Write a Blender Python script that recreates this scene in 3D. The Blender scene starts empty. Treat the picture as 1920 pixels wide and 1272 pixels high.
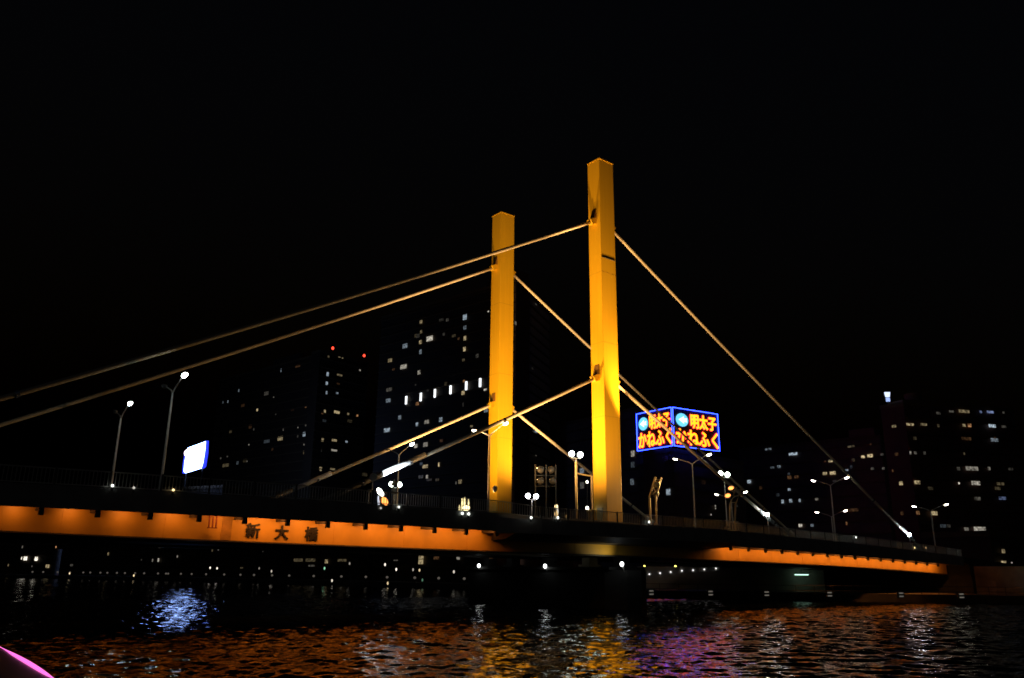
import bpy, bmesh, math, random
import numpy as np
from mathutils import Vector, Matrix
random.seed(7)
S = bpy.context.scene
COL = S.collection
# ------------------------------------------------------------------ camera
PF, PIT, ROLL, YAW = 1514.69, 0.2820985, 0.010389, 0.6611787     # focal length in px of a 1920 px wide frame
CAM = np.array([-55.0145, -55.6815, 3.0])
FW = np.array([math.sin(YAW)*math.cos(PIT), math.cos(YAW)*math.cos(PIT), math.sin(PIT)])
R0 = np.array([math.cos(YAW), -math.sin(YAW), 0.0]); U0 = np.cross(R0, FW)
RT = math.cos(ROLL)*R0 + math.sin(ROLL)*U0
UP = -math.sin(ROLL)*R0 + math.cos(ROLL)*U0
FH = np.array([math.sin(YAW), math.cos(YAW), 0.0])
cd = bpy.data.cameras.new('camera'); cam = bpy.data.objects.new('camera', cd); COL.objects.link(cam)
cd.sensor_width = 36; cd.lens = PF/1920*36; cd.clip_end = 6000; cd.clip_start = 0.3
M = Matrix.Identity(4)
for i in range(3):
    M[i][0], M[i][1], M[i][2], M[i][3] = RT[i], UP[i], -FW[i], CAM[i]
cam.matrix_world = M
S.camera = cam
# ------------------------------------------------------------------ world, exposure
W = bpy.data.worlds.new('World'); S.world = W; W.use_nodes = True
nt = W.node_tree; bg = nt.nodes['Background']
sky = nt.nodes.new('ShaderNodeTexSky'); sky.sky_type = 'NISHITA'; sky.sun_disc = False
sky.sun_elevation = math.radians(-4.5); sky.sun_rotation = math.radians(200)
nt.links.new(sky.outputs[0], bg.inputs[0]); bg.inputs[1].default_value = 0.14
S.view_settings.view_transform = 'Standard'; S.view_settings.look = 'None'
S.view_settings.exposure = 0; S.view_settings.gamma = 1; S.view_settings.use_curve_mapping = False
S.cycles.sample_clamp_indirect = 6
S.cycles.filter_width = 1.7; S.cycles.use_adaptive_sampling = False
S.cycles.max_bounces = 6; S.cycles.diffuse_bounces = 2; S.cycles.glossy_bounces = 3
S.cycles.caustics_reflective = False; S.cycles.caustics_refractive = False
try: S.cycles.use_light_tree = True
except Exception: pass

# ------------------------------------------------------------------ pixel -> place helpers
def ray(u, v): return FW + RT*(u-960)/PF + UP*(636-v)/PF
def aty(u, v, y): d = ray(u, v); return CAM + d*((y-CAM[1])/d[1])
def atx(u, v, x): d = ray(u, v); return CAM + d*((x-CAM[0])/d[0])
def atz(u, v, z): d = ray(u, v); return CAM + d*((z-CAM[2])/d[2])
def atd(u, v, d0): d = ray(u, v); return CAM + d*(d0/(d@FH))
def hor(u): return 1075 + 0.01039*(u-960)
class Facade:
    """a vertical plane through two ground points"""
    def __init__(s, u1, d1, u2, d2, v=None):
        s.a = atd(u1, v or hor(u1), d1); s.b = atd(u2, v or hor(u2), d2); s.a[2] = s.b[2] = 0
        t = s.b-s.a; s.len = np.linalg.norm(t); s.t = t/s.len
        s.n = np.array([s.t[1], -s.t[0], 0.0])
        if s.n@(CAM-s.a) < 0: s.n = -s.n
    def at(s, u, v, off=0.0):
        d = ray(u, v); o = s.a+s.n*off; k = ((o-CAM)@s.n)/(d@s.n); return CAM+d*k

# ------------------------------------------------------------------ materials
MATS = {}
def mat(name, col, rough=0.6, metal=0.0, var=0.25, scale=1.5, bump=0.0, spec=0.5):
    if name in MATS: return MATS[name]
    m = bpy.data.materials.new(name); m.use_nodes = True; n = m.node_tree; b = n.nodes['Principled BSDF']
    b.inputs['Roughness'].default_value = rough; b.inputs['Metallic'].default_value = metal
    b.inputs['Specular IOR Level'].default_value = spec
    tc = n.nodes.new('ShaderNodeTexCoord'); no = n.nodes.new('ShaderNodeTexNoise'); cr = n.nodes.new('ShaderNodeValToRGB')
    no.inputs['Scale'].default_value = scale; no.inputs['Detail'].default_value = 6
    n.links.new(tc.outputs['Object'], no.inputs['Vector']); n.links.new(no.outputs['Fac'], cr.inputs[0])
    cr.color_ramp.elements[0].position = 0.3; cr.color_ramp.elements[1].position = 0.7
    cr.color_ramp.elements[0].color = (*[c*(1-var) for c in col], 1); cr.color_ramp.elements[1].color = (*[min(1, c*(1+var)) for c in col], 1)
    n.links.new(cr.outputs[0], b.inputs['Base Color'])
    if bump:
        bp = n.nodes.new('ShaderNodeBump'); bp.inputs['Strength'].default_value = bump; bp.inputs['Distance'].default_value = 0.05
        n.links.new(no.outputs['Fac'], bp.inputs['Height']); n.links.new(bp.outputs[0], b.inputs['Normal'])
    MATS[name] = m; return m
SAMPLED = ('lamp_lens', 'globe', 'billboard_white', 'blue_tube', 'pier_lens', 'green_tube')     # the lamps whose light really reaches other things
def emit(name, col, strength, patchy=0.0, scale=2.0, sample=True):
    sample = name.startswith(SAMPLED)
    if name in MATS: return MATS[name]
    m = bpy.data.materials.new(name); m.use_nodes = True; n = m.node_tree; b = n.nodes['Principled BSDF']
    b.inputs['Base Color'].default_value = (0.02, 0.02, 0.02, 1); b.inputs['Roughness'].default_value = 0.4
    b.inputs['Emission Color'].default_value = (*col, 1); b.inputs['Emission Strength'].default_value = strength
    if patchy:
        tc = n.nodes.new('ShaderNodeTexCoord'); no = n.nodes.new('ShaderNodeTexNoise'); mr = n.nodes.new('ShaderNodeMapRange')
        no.inputs['Scale'].default_value = scale; no.inputs['Detail'].default_value = 3
        n.links.new(tc.outputs['Object'], no.inputs['Vector']); n.links.new(no.outputs['Fac'], mr.inputs[0])
        mr.inputs[1].default_value = 0.35; mr.inputs[2].default_value = 0.65
        mr.inputs[3].default_value = strength*(1-patchy); mr.inputs[4].default_value = strength*(1+patchy)
        n.links.new(mr.outputs[0], b.inputs['Emission Strength'])
    if not sample:
        try: m.cycles.emission_sampling = 'NONE'
        except Exception: pass
    MATS[name] = m; return m
gold = mat('gold_paint', (0.72, 0.42, 0.012), 0.45, 0, 0.045, 1.0)
def streaks(m):
    n = m.node_tree; no = next(k for k in n.nodes if k.type == 'TEX_NOISE'); tc = next(k for k in n.nodes if k.type == 'TEX_COORD')
    mp = n.nodes.new('ShaderNodeMapping'); mp.inputs['Scale'].default_value = (4.0, 4.0, .12); n.links.new(tc.outputs['Object'], mp.inputs[0]); n.links.new(mp.outputs[0], no.inputs['Vector'])
streaks(gold)
goldg = mat('girder_paint', (0.62, 0.36, 0.05), 0.5, 0, 0.10, 0.8)
cablem = mat('cable_cover', (0.62, 0.54, 0.40), 0.5, 0, 0.05, 0.5)
sleevem = mat('cable_sleeve_paint', (0.72, 0.74, 0.76), 0.35, 0, 0.08, 2.0)
fasc = mat('fascia_paint', (0.30, 0.30, 0.29), 0.6, 0, 0.25, 0.7)
darkst = mat('dark_steel', (0.045, 0.042, 0.04), 0.6, 0, 0.3, 1.0)
railm = mat('railing_paint', (0.62, 0.61, 0.57), 0.5, 0, 0.15, 3.0)
postm = mat('railing_post_paint', (0.06, 0.055, 0.05), 0.5)
polem = mat('pole_paint', (0.62, 0.61, 0.58), 0.45, 0, 0.15, 2.0)
headm = mat('lamp_housing', (0.35, 0.35, 0.35), 0.4)
conc = mat('concrete', (0.26, 0.25, 0.24), 0.8, 0, 0.35, 0.6, 0.3)
concd = mat('dark_concrete', (0.05, 0.05, 0.05), 0.85, 0, 0.4, 0.5, 0.3)
asph = mat('asphalt', (0.05, 0.05, 0.052), 0.85, 0, 0.3, 3.0, 0.2)
pave = mat('paving', (0.22, 0.21, 0.20), 0.8, 0, 0.3, 2.0, 0.2)
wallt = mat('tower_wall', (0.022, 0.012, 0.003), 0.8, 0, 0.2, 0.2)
wallb = mat('brown_tile_wall', (0.085, 0.055, 0.042), 0.7, 0, 0.25, 0.4)
wallr = mat('red_tile_wall', (0.06, 0.021, 0.016), 0.7, 0, 0.25, 0.4)
slabm = mat('balcony_concrete', (0.07, 0.045, 0.016), 0.8, 0, 0.2, 0.6)
dark = mat('black_letter', (0.012, 0.010, 0.008), 0.5)
signbk = mat('sign_panel_dark', (0.03, 0.02, 0.03), 0.5)
glassd = mat('dark_glass', (0.02, 0.022, 0.025), 0.15)
doorm = mat('grey_door', (0.32, 0.31, 0.34), 0.6)
hullm = mat('boat_hull_paint', (0.03, 0.025, 0.025), 0.4)
yelm = mat('hivis_yellow', (0.45, 0.55, 0.05), 0.6)
steelm = mat('stainless', (0.6, 0.6, 0.6), 0.25, 0.9, 0.1, 3)

# ------------------------------------------------------------------ mesh builder
WLOC = {}
def tag(o, label=None, cat=None, group=None, kind=None):
    if label: o['label'] = label
    if cat: o['category'] = cat
    if group: o['group'] = group
    if kind: o['kind'] = kind
    return o
def empty(name, loc, label, cat, group=None):
    o = bpy.data.objects.new(name, None); COL.objects.link(o); o.location = loc; o.empty_display_size = 0.3
    WLOC[o] = np.array(loc, float); return tag(o, label, cat, group)
class MB:
    def __init__(s): s.v = []; s.f = []
    def quad(s, *p):
        i = len(s.v); s.v += [tuple(map(float, q)) for q in p]; s.f.append(tuple(range(i, i+len(p)))); return s
    def hexa(s, p):           # 8 points: bottom 4 ccw, top 4
        i = len(s.v); s.v += [tuple(map(float, q)) for q in p]
        for f in ((3,2,1,0),(4,5,6,7),(0,1,5,4),(1,2,6,5),(2,3,7,6),(3,0,4,7)): s.f.append(tuple(i+k for k in f))
        return s
    def box(s, x0, x1, y0, y1, z0, z1):
        return s.hexa([(x0,y0,z0),(x1,y0,z0),(x1,y1,z0),(x0,y1,z0),(x0,y0,z1),(x1,y0,z1),(x1,y1,z1),(x0,y1,z1)])
    def obox(s, c, ax, ay, az, hx, hy, hz):
        c, ax, ay, az = (np.array(q, float) for q in (c, ax, ay, az))
        P = []
        for sz in (-1, 1):
            for sx, sy in ((-1,-1),(1,-1),(1,1),(-1,1)): P.append(c+ax*sx*hx+ay*sy*hy+az*sz*hz)
        return s.hexa(P)
    def tube(s, pts, rad, n=10, cap=True):
        pts = [np.array(p, float) for p in pts]
        if not hasattr(rad, '__len__'): rad = [rad]*len(pts)
        rings = []
        for k, p in enumerate(pts):
            t = pts[min(k+1, len(pts)-1)]-pts[max(k-1, 0)]; t /= np.linalg.norm(t)
            a = np.array([0,0,1.0]) if abs(t[2]) < 0.9 else np.array([1.0,0,0])
            e1 = np.cross(t, a); e1 /= np.linalg.norm(e1); e2 = np.cross(t, e1)
            i = len(s.v)
            for j in range(n):
                an = 2*math.pi*j/n; s.v.append(tuple(p+rad[k]*(math.cos(an)*e1+math.sin(an)*e2)))
            rings.append(i)
        for a, b in zip(rings, rings[1:]):
            for j in range(n): s.f.append((a+j, a+(j+1)%n, b+(j+1)%n, b+j))
        if cap:
            s.f.append(tuple(rings[0]+j for j in range(n))[::-1]); s.f.append(tuple(rings[-1]+j for j in range(n)))
        return s
    def ell(s, c, rx, ry, rz, ax=(1,0,0), ay=(0,1,0), az=(0,0,1), n=14, m=8):
        c, ax, ay, az = (np.array(q, float) for q in (c, ax, ay, az))
        i = len(s.v); s.v.append(tuple(c-az*rz))
        for k in range(1, m):
            ph = -math.pi/2+math.pi*k/m
            for j in range(n):
                t = 2*math.pi*j/n; s.v.append(tuple(c+ax*rx*math.cos(ph)*math.cos(t)+ay*ry*math.cos(ph)*math.sin(t)+az*rz*math.sin(ph)))
        s.v.append(tuple(c+az*rz)); T = len(s.v)-1
        for j in range(n): s.f.append((i, i+1+(j+1)%n, i+1+j)); s.f.append((T, T-n+j, T-n+(j+1)%n))
        for k in range(m-2):
            for j in range(n):
                a = i+1+k*n; s.f.append((a+j, a+(j+1)%n, a+n+(j+1)%n, a+n+j))
        return s
    def prism(s, poly, z0, z1):
        n = len(poly); i = len(s.v)
        s.v += [(float(p[0]), float(p[1]), float(z0)) for p in poly]+[(float(p[0]), float(p[1]), float(z1)) for p in poly]
        s.f.append(tuple(range(i+n-1, i-1, -1))); s.f.append(tuple(range(i+n, i+2*n)))
        for k in range(n): s.f.append((i+k, i+(k+1)%n, i+n+(k+1)%n, i+n+k))
        return s
    def build(s, name, m, parent=None, smooth=False, origin=None, bevel=0):
        o0 = WLOC[parent] if parent is not None else (np.array(origin, float) if origin is not None else np.array(s.v).mean(0))
        if parent is None and origin is None: o0 = np.array([o0[0], o0[1], min(v[2] for v in s.v)])
        me = bpy.data.meshes.new(name); me.from_pydata([tuple(np.array(v)-o0) for v in s.v], [], s.f); me.update()
        bm = bmesh.new(); bm.from_mesh(me); bmesh.ops.recalc_face_normals(bm, faces=bm.faces)
        bm.to_mesh(me); bm.free()
        if smooth:
            for p in me.polygons: p.use_smooth = True
        me.materials.append(m)
        o = bpy.data.objects.new(name, me); COL.objects.link(o)
        if parent is not None: o.parent = parent; WLOC[o] = WLOC[parent].copy()
        else: o.location = tuple(o0); WLOC[o] = o0
        if bevel:
            b = o.modifiers.new('edge', 'BEVEL'); b.width = bevel; b.segments = 2; b.limit_method = 'ANGLE'
        return o
def text(body, name, m, size, parent, origin, xdir, normal, offset=0.0, depth=0.02, align='CENTER', sx=1.0, fat=0.0):
    """letters as a mesh; origin = centre of the line in the world"""
    cu = bpy.data.curves.new(name, 'FONT'); cu.body = body; cu.size = size; cu.align_x = align; cu.align_y = 'CENTER'
    cu.offset = offset; cu.extrude = depth; cu.resolution_u = 3
    t = bpy.data.objects.new(name, cu); COL.objects.link(t)
    bpy.context.view_layer.update()
    me = bpy.data.meshes.new_from_object(t.evaluated_get(bpy.context.evaluated_depsgraph_get()))
    bpy.data.objects.remove(t); bpy.data.curves.remove(cu)
    x = np.array(xdir, float); nn = np.array(normal, float); y = np.cross(nn, x); P0 = WLOC[parent]
    vs = np.array([v.co for v in me.vertices])
    if len(vs):
        vs[:, :2] -= (vs[:, :2].max(0)+vs[:, :2].min(0))/2
    if fat and len(vs):
        bm = bmesh.new(); bm.from_mesh(me); base = bm.copy(); tmp = bpy.data.meshes.new('tmp')
        for k in range(8):
            base.to_mesh(tmp); an = k*math.pi/4
            for v, q in zip(tmp.vertices, vs): v.co = (q[0]+fat*math.cos(an), q[1]+fat*math.sin(an), q[2]-.003*(k+1))
            bm.from_mesh(tmp)
        for v, q in zip(list(bm.verts)[:len(vs)], vs): v.co = tuple(q)
        bm.to_mesh(me); bm.free(); base.free(); bpy.data.meshes.remove(tmp)
        vs = np.array([v.co for v in me.vertices])
    for v, q in zip(me.vertices, vs):
        v.co = tuple(np.array(origin)+x*q[0]*sx+y*q[1]+nn*q[2]-P0)
    me.materials.clear(); me.materials.append(m); me.name = name
    o = bpy.data.objects.new(name, me); COL.objects.link(o); o.parent = parent; WLOC[o] = P0.copy(); return o
def copy(o, off, parent):
    c = o.copy(); COL.objects.link(c); c.parent = parent; c.location = tuple(np.array(o.location)+np.array(off)); WLOC[c] = WLOC.get(o, np.zeros(3))+np.array(off); return c
def spot(name, loc, target, power, col, angle, blend=0.5, rad=0.15):
    l = bpy.data.lights.new(name, 'SPOT'); l.energy = power; l.color = col; l.spot_size = math.radians(angle); l.spot_blend = blend; l.shadow_soft_size = rad
    o = bpy.data.objects.new(name, l); COL.objects.link(o); o.location = tuple(loc)
    d = Vector(target)-Vector(loc); o.rotation_euler = d.to_track_quat('-Z', 'Y').to_euler(); return o

# ------------------------------------------------------------------ setting: water, land
def water_mat():
    m = bpy.data.materials.new('river_water'); m.use_nodes = True; n = m.node_tree; b = n.nodes['Principled BSDF']
    b.inputs['Base Color'].default_value = (0.003, 0.004, 0.004, 1); b.inputs['Roughness'].default_value = 0.04
    b.inputs['IOR'].default_value = 1.33; b.inputs['Specular IOR Level'].default_value = .36
    tc = n.nodes.new('ShaderNodeTexCoord')
    def noise(scale, rot, sx, sy, det):
        mp = n.nodes.new('ShaderNodeMapping'); mp.inputs['Rotation'].default_value = (0, 0, rot); mp.inputs['Scale'].default_value = (sx, sy, 1)
        no = n.nodes.new('ShaderNodeTexNoise'); no.inputs['Scale'].default_value = scale; no.inputs['Detail'].default_value = det; no.inputs['Roughness'].default_value = 0.5
        n.links.new(tc.outputs['Object'], mp.inputs[0]); n.links.new(mp.outputs[0], no.inputs['Vector']); return no
    prev = None
    for sc, rot, sx, sy, dist, det in WAVES:
        no = noise(sc, rot, sx, sy, det); bp = n.nodes.new('ShaderNodeBump'); bp.inputs['Strength'].default_value = 1; bp.inputs['Distance'].default_value = dist
        n.links.new(no.outputs['Fac'], bp.inputs['Height'])
        if prev: n.links.new(prev.outputs[0], bp.inputs['Normal'])
        prev = bp
    n.links.new(prev.outputs[0], b.inputs['Normal'])
    return m
WAVES = [(6.0, 0.6, 0.8, 1.2, 0.012, 2)]
wm = water_mat()
rw = np.random.RandomState(3)
NW = 80; lam = np.exp(rw.uniform(math.log(.32), math.log(2.3), NW)); th = rw.normal(0.95, .75, NW); ph = rw.uniform(0, 6.283, NW)
SLOPE = 0.155
amp = SLOPE*math.sqrt(2.0/NW)*lam/6.283
def waves(x, y, lmin):
    z = np.zeros_like(x)
    for l, t, p, a in zip(lam, th, ph, amp):
        if l < lmin: continue
        z += a*np.sin(6.283/l*(x*math.cos(t)+y*math.sin(t))+p)
    return z
def water_patch(x0, x1, y0, y1, d, lmin):
    nx, ny = int((x1-x0)/d)+1, int((y1-y0)/d)+1
    X, Y = np.meshgrid(np.linspace(x0, x1, nx), np.linspace(y0, y1, ny)); Z = waves(X, Y, lmin)
    me = bpy.data.meshes.new('water'); me.vertices.add(nx*ny); me.vertices.foreach_set('co', np.stack([X, Y, Z], -1).astype(np.float32).ravel())
    a = (np.arange(ny-1)[:, None]*nx+np.arange(nx-1)[None]).ravel(); q = np.stack([a, a+1, a+nx+1, a+nx], -1).astype(np.int32)
    me.loops.add(q.size); me.loops.foreach_set('vertex_index', q.ravel()); me.polygons.add(len(q))
    me.polygons.foreach_set('loop_start', np.arange(0, q.size, 4, dtype=np.int32)); me.polygons.foreach_set('use_smooth', np.ones(len(q), dtype=bool))
    me.update(calc_edges=True); me.materials.append(wm); o = bpy.data.objects.new('water', me); COL.objects.link(o); tag(o, kind='structure'); return o
water_patch(-56, 70, -44, 34, .115, 0)
water_patch(-80, 70, 34, 280, .36, .9)
mb = MB()
for x0, x1, y0, y1 in ((-1500, -80, -1500, 1500), (70, 1500, -1500, 1500), (-80, 70, -1500, -44), (-80, 70, 280, 1500), (-80, -56, -44, 34)):
    mb.quad((x0, y0, -.02), (x1, y0, -.02), (x1, y1, -.02), (x0, y1, -.02))
o = mb.build('water', wm, origin=(0, 0, 0)); tag(o, kind='structure')
BANKPX = [(0,1083),(150,1086),(300,1088.5),(600,1097),(870,1105),(1210,1122),(1500,1127),(1920,1134)]
bank = [atz(u, v, 0)[:2] for u, v in BANKPX]
bank = [np.array([-60, 275.]), *bank, np.array([75, -30.]), np.array([110, -75.]), np.array([200, -160.])]
bk = MB()
ZP = 1.0                                    # promenade level
for a, b in zip(bank, bank[1:]):
    bk.quad((*a,-0.5),(*b,-0.5),(*b,ZP),(*a,ZP))
o = bk.build('embankment', concd, origin=(30,60,0)); tag(o, kind='structure')
far = [np.array([1400, -900.]), np.array([1400, 1400.]), np.array([-1400, 1400.]), np.array([-1400, 290.])]
mbl = MB(); mbl.quad(*[(p[0], p[1], ZP) for p in bank+far])
o = mbl.build('ground', pave, origin=(30,60,0)); tag(o, kind='structure')
o = MB().box(-700, -78, -300, 260, -0.5, 5.2).build('river_bank', concd); tag(o, kind='structure')

# ------------------------------------------------------------------ the bridge
def T(x): return 7.35-0.0125*x-0.00023*x*x          # top of the edge beam
def B(x): return 5.95-0.0128*x-0.000163*x*x         # bottom of the edge beam
GP = np.polyfit([-49.1,-40.7,-28.5,-16.6,-3.9,12.6,33.2,61.7], [4.97,4.88,4.78,4.665,4.60,4.56,4.19,3.45], 3)
def G(x): return float(np.polyval(GP, max(x, -50)))  # bottom of the girder
YF, YG = -4.5, -2.5                                  # near edge beam, near girder web
X0, X1 = -76.0, 62.0
PW = 17.0                                            # distance between the pylons
STEP, XB = 2.82963, -47.5552
bridge = empty('cable_stayed_bridge', (0, 8.5, 0), 'cable-stayed bridge with two golden pylons and an orange lit girder over the river', 'bridge')
xs = list(np.arange(X0, X1+0.01, 2.0))
def strip(mb, prof):          # prof(x) -> list of (y,z); sweeps a closed section along x
    P = [prof(x) for x in xs]; n = len(P[0]); i = len(mb.v)
    for x, p in zip(xs, P): mb.v += [(x, y, z) for y, z in p]
    for k in range(len(xs)-1):
        for j in range(n): a = i+k*n; mb.f.append((a+j, a+(j+1)%n, a+n+(j+1)%n, a+n+j))
    mb.f.append(tuple(range(i, i+n))); mb.f.append(tuple(range(i+(len(xs)-1)*n, i+len(xs)*n)))
    return mb
strip(MB(), lambda x: [(YF+.25, T(x)-.35), (PW-YF-.25, T(x)-.35), (PW-YF-.25, B(x)+.35), (YF+.25, B(x)+.35)]).build('deck', asph, bridge)
strip(MB(), lambda x: [(YF, T(x)), (YF+.25, T(x)), (YF+.25, B(x)), (YF, B(x))]).build('edge_beam', fasc, bridge)
strip(MB(), lambda x: [(PW-YF-.25, T(x)), (PW-YF, T(x)), (PW-YF, B(x)), (PW-YF-.25, B(x))]).build('edge_beam', fasc, bridge)
strip(MB(), lambda x: [(YF+.255, T(x)-.345), (-1.3, T(x)-.345), (-1.3, T(x)-.15), (YF+.255, T(x)-.15)]).build('footway', pave, bridge)
strip(MB(), lambda x: [(PW+1.3, T(x)-.345), (PW-YF-.255, T(x)-.345), (PW-YF-.255, T(x)-.15), (PW+1.3, T(x)-.15)]).build('footway', pave, bridge)
xs_all = xs
def gird(name, ya, yb, m):
    mb = MB(); strip(mb, lambda x: [(ya, B(x)+.345), (yb, B(x)+.345), (yb, G(x)), (ya, G(x))]); return mb.build(name, m, bridge)
xs = [x for x in xs_all if x <= 60]+[61.2]
girder = gird('girder', YG, YG+1.8, goldg)
gird('girder', PW-YG-1.8, PW-YG, darkst)
gird('girder', 6.0, 11.0, darkst)
xs = [x for x in xs_all if x <= 60]+[61.2]
mb = MB(); strip(mb, lambda x: [(YG-.12, G(x)-.005), (YG+2.0, G(x)-.005), (YG+2.0, G(x)-.09), (YG-.12, G(x)-.09)]); mb.build('bottom_flange', darkst, bridge)
xs = xs_all
# splice plates and web stiffeners, drain ladder
for k in range(-8, 38):
    x = XB+STEP*(k+0.5)
    if -60 < x < 58 and k % 2 == 0: MB().box(x-.03, x+.03, YG-.018, YG+.01, G(x)+.03, B(x)+.33).build('web_stiffener', goldg, girder)
sp = aty(425, 990, YG); mb = MB().box(sp[0]-.32, sp[0]+.32, YG-.03, YG+.01, G(sp[0])+.02, B(sp[0])+.3)
for r in range(9):
    for c in range(6): mb.ell((sp[0]-.25+.1*c, YG-.03, G(sp[0])+.1+r*.13), .02, .02, .02, n=6, m=4)
mb.build('splice_plate', mat('splice_paint', (0.36, 0.20, 0.035), .6), bridge)
ld = aty(396, 968, YG); mb = MB()
for d in (-.22, 0, .22): mb.box(ld[0]+d-.035, ld[0]+d+.035, YG-.5, YG-.4, B(ld[0])-.62, B(ld[0])+.3)
mb.box(ld[0]-.3, ld[0]+.3, YG-.5, YG-.4, B(ld[0])-.68, B(ld[0])-.62)
mb.build('drain_ladder', mat('rust_red', (0.16, 0.03, 0.012), .7), bridge)
# name on the girder
for ch, u, v in (('新', 474.5, 995), ('大', 528.5, 999), ('橋', 584, 1001.5)):
    p = aty(u, v, YG-.05)
    text(ch, 'name_character', dark, 0.98, bridge, p, (1,0,0), (0,-1,0), depth=0.05, fat=.028)
# brackets under the edge beam, with the floodlights between them
bx = [XB+STEP*k for k in range(-8, 12)]+[XB+STEP*(11+11.1968+k) for k in range(-1, 15)]
fl = None; brs = []
def bracket(x):
    mb = MB(); b = B(x)
    mb.box(x-.13, x+.13, YF+.02, YF+.24, b-.40, b+.02)
    mb.hexa([(x-.05,YF+.24,b-.16),(x+.05,YF+.24,b-.16),(x+.05,YG,b-.06),(x-.05,YG,b-.06),(x-.05,YF+.24,b+.34),(x+.05,YF+.24,b+.34),(x+.05,YG,b+.34),(x-.05,YG,b+.34)])
    return mb.build('bracket', darkst, bridge)
for x in bx: bracket(x)
orange = (1.0, 0.33, 0.07)
gl = emit('girder_lamp_glow', orange, 6)
fx0 = None
for k, x in enumerate(bx):
    xl = x+STEP*0.62
    if xl > 60.6 or xl < -62: continue
    if -17 < xl < 12: continue
    if fx0 is None:
        mb = MB().box(xl-.22, xl+.22, YF+.30, YF+.52, B(xl)+.12, B(xl)+.32); fx0 = (mb.build('girder_floodlight', darkst, bridge), xl)
    else: copy(fx0[0], (xl-fx0[1], 0, B(xl)-B(fx0[1])), bridge)
    pw = float(np.interp(xl, [-50, -43, -38, -34, -20, -17, 10, 14, 30, 58], [.16, .22, .36, .95, .9, .75, .5, .95, 1.15, 1.1]))
    l = bpy.data.lights.new('girder_floodlight_beam', 'AREA'); l.shape = 'RECTANGLE'; l.size = float(np.interp(xl, [-44, -34], [.6, 2.3])); l.size_y = .15; l.energy = 54*pw; l.color = orange
    lo = bpy.data.objects.new('girder_floodlight_beam', l); COL.objects.link(lo); yl = YG-float(np.interp(xl, [-50, -40, -32, 10, 60], [.8, .95, 1.4, 1.5, 1.5])); lo.location = (xl, yl, B(xl)+.20)
    lo.rotation_euler = (Vector((xl+.15, YG, G(xl)+.25))-lo.location).to_track_quat('-Z', 'Y').to_euler()
# platform round the near pylon
pl = [(-16.5, YF), (-13.2, -6.0), (12.0, -6.0), (12.0, YF)]
plz = lambda x: (5.98, 7.12)
MB().prism([(x, y+(.0 if y < YF else .002)) for x, y in pl][::1], 5.98, 7.12).build('platform', fasc, bridge)
MB().hexa([(-15.5,YF+.1,5.6),(11.6,YF+.1,5.6),(11.6,YG,5.5),(-15.5,YG,5.5),(-15.5,-5.6,5.975),(11.6,-5.6,5.975),(11.6,YG,5.975),(-15.5,YG,5.975)]).build('platform_beam', darkst, bridge)
# railings
def rail_run(path, zf, name):
    """path: list of xy; pickets every 0.2 m"""
    mb = MB(); posts = MB(); P = []
    for (a, b) in zip(path, path[1:]):
        a = np.array(a, float); b = np.array(b, float); L = np.linalg.norm(b-a); n = max(1, int(L/0.2))
        d = (b-a)/L; q = np.array([-d[1], d[0]])
        for k in range(n):
            p = a+d*(k+.5)*L/n; z = zf(p[0])
            mb.obox((p[0], p[1], z+.49), (*d, 0), (*q, 0), (0,0,1), .016, .016, .40)
        m = max(1, int(round(L/2.0)))
        for k in range(m):
            p0 = a+(b-a)*k/m; p1 = a+(b-a)*(k+1)/m; z0, z1 = zf(p0[0]), zf(p1[0])
            for h, r in ((.93, .035), (.09, .03)):
                mb.hexa([(*(p0-q*r), z0+h-.03),(*(p1-q*r), z1+h-.03),(*(p1+q*r), z1+h-.03),(*(p0+q*r), z0+h-.03),
                         (*(p0-q*r), z0+h+.03),(*(p1-q*r), z1+h+.03),(*(p1+q*r), z1+h+.03),(*(p0+q*r), z0+h+.03)])
    return mb.build(name, railm, bridge)
YR = YF+.12
r1 = rail_run([(X0, YR), (-16.5, YR), (-13.2, -5.88), (11.9, -5.88), (11.9, YR), (X1, YR)], lambda x: T(x) if x < -16.6 else (7.12+(T(-16.5)-7.12)*max(0, min(1, (-13.2-x)/3.3)) if x <= 12 else T(x)), 'railing')
r2 = rail_run([(X0, PW-YR), (X1, PW-YR)], T, 'railing')
pm = None
for k in range(-9, 39):
    x = XB+STEP*k+.4; y = YR
    if x > X1: break
    if -13.2 < x < 12: y = -5.88
    elif -16.5 < x <= -13.2: continue
    z = T(x) if y == YR else 7.12
    if pm is None:
        pm = (MB().box(x-.045, x+.045, y-.05, y+.05, z, z+1.0).build('railing_post', postm, r1), np.array([x, y, z]))
    else: copy(pm[0], np.array([x, y, z])-pm[1], r1)
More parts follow.
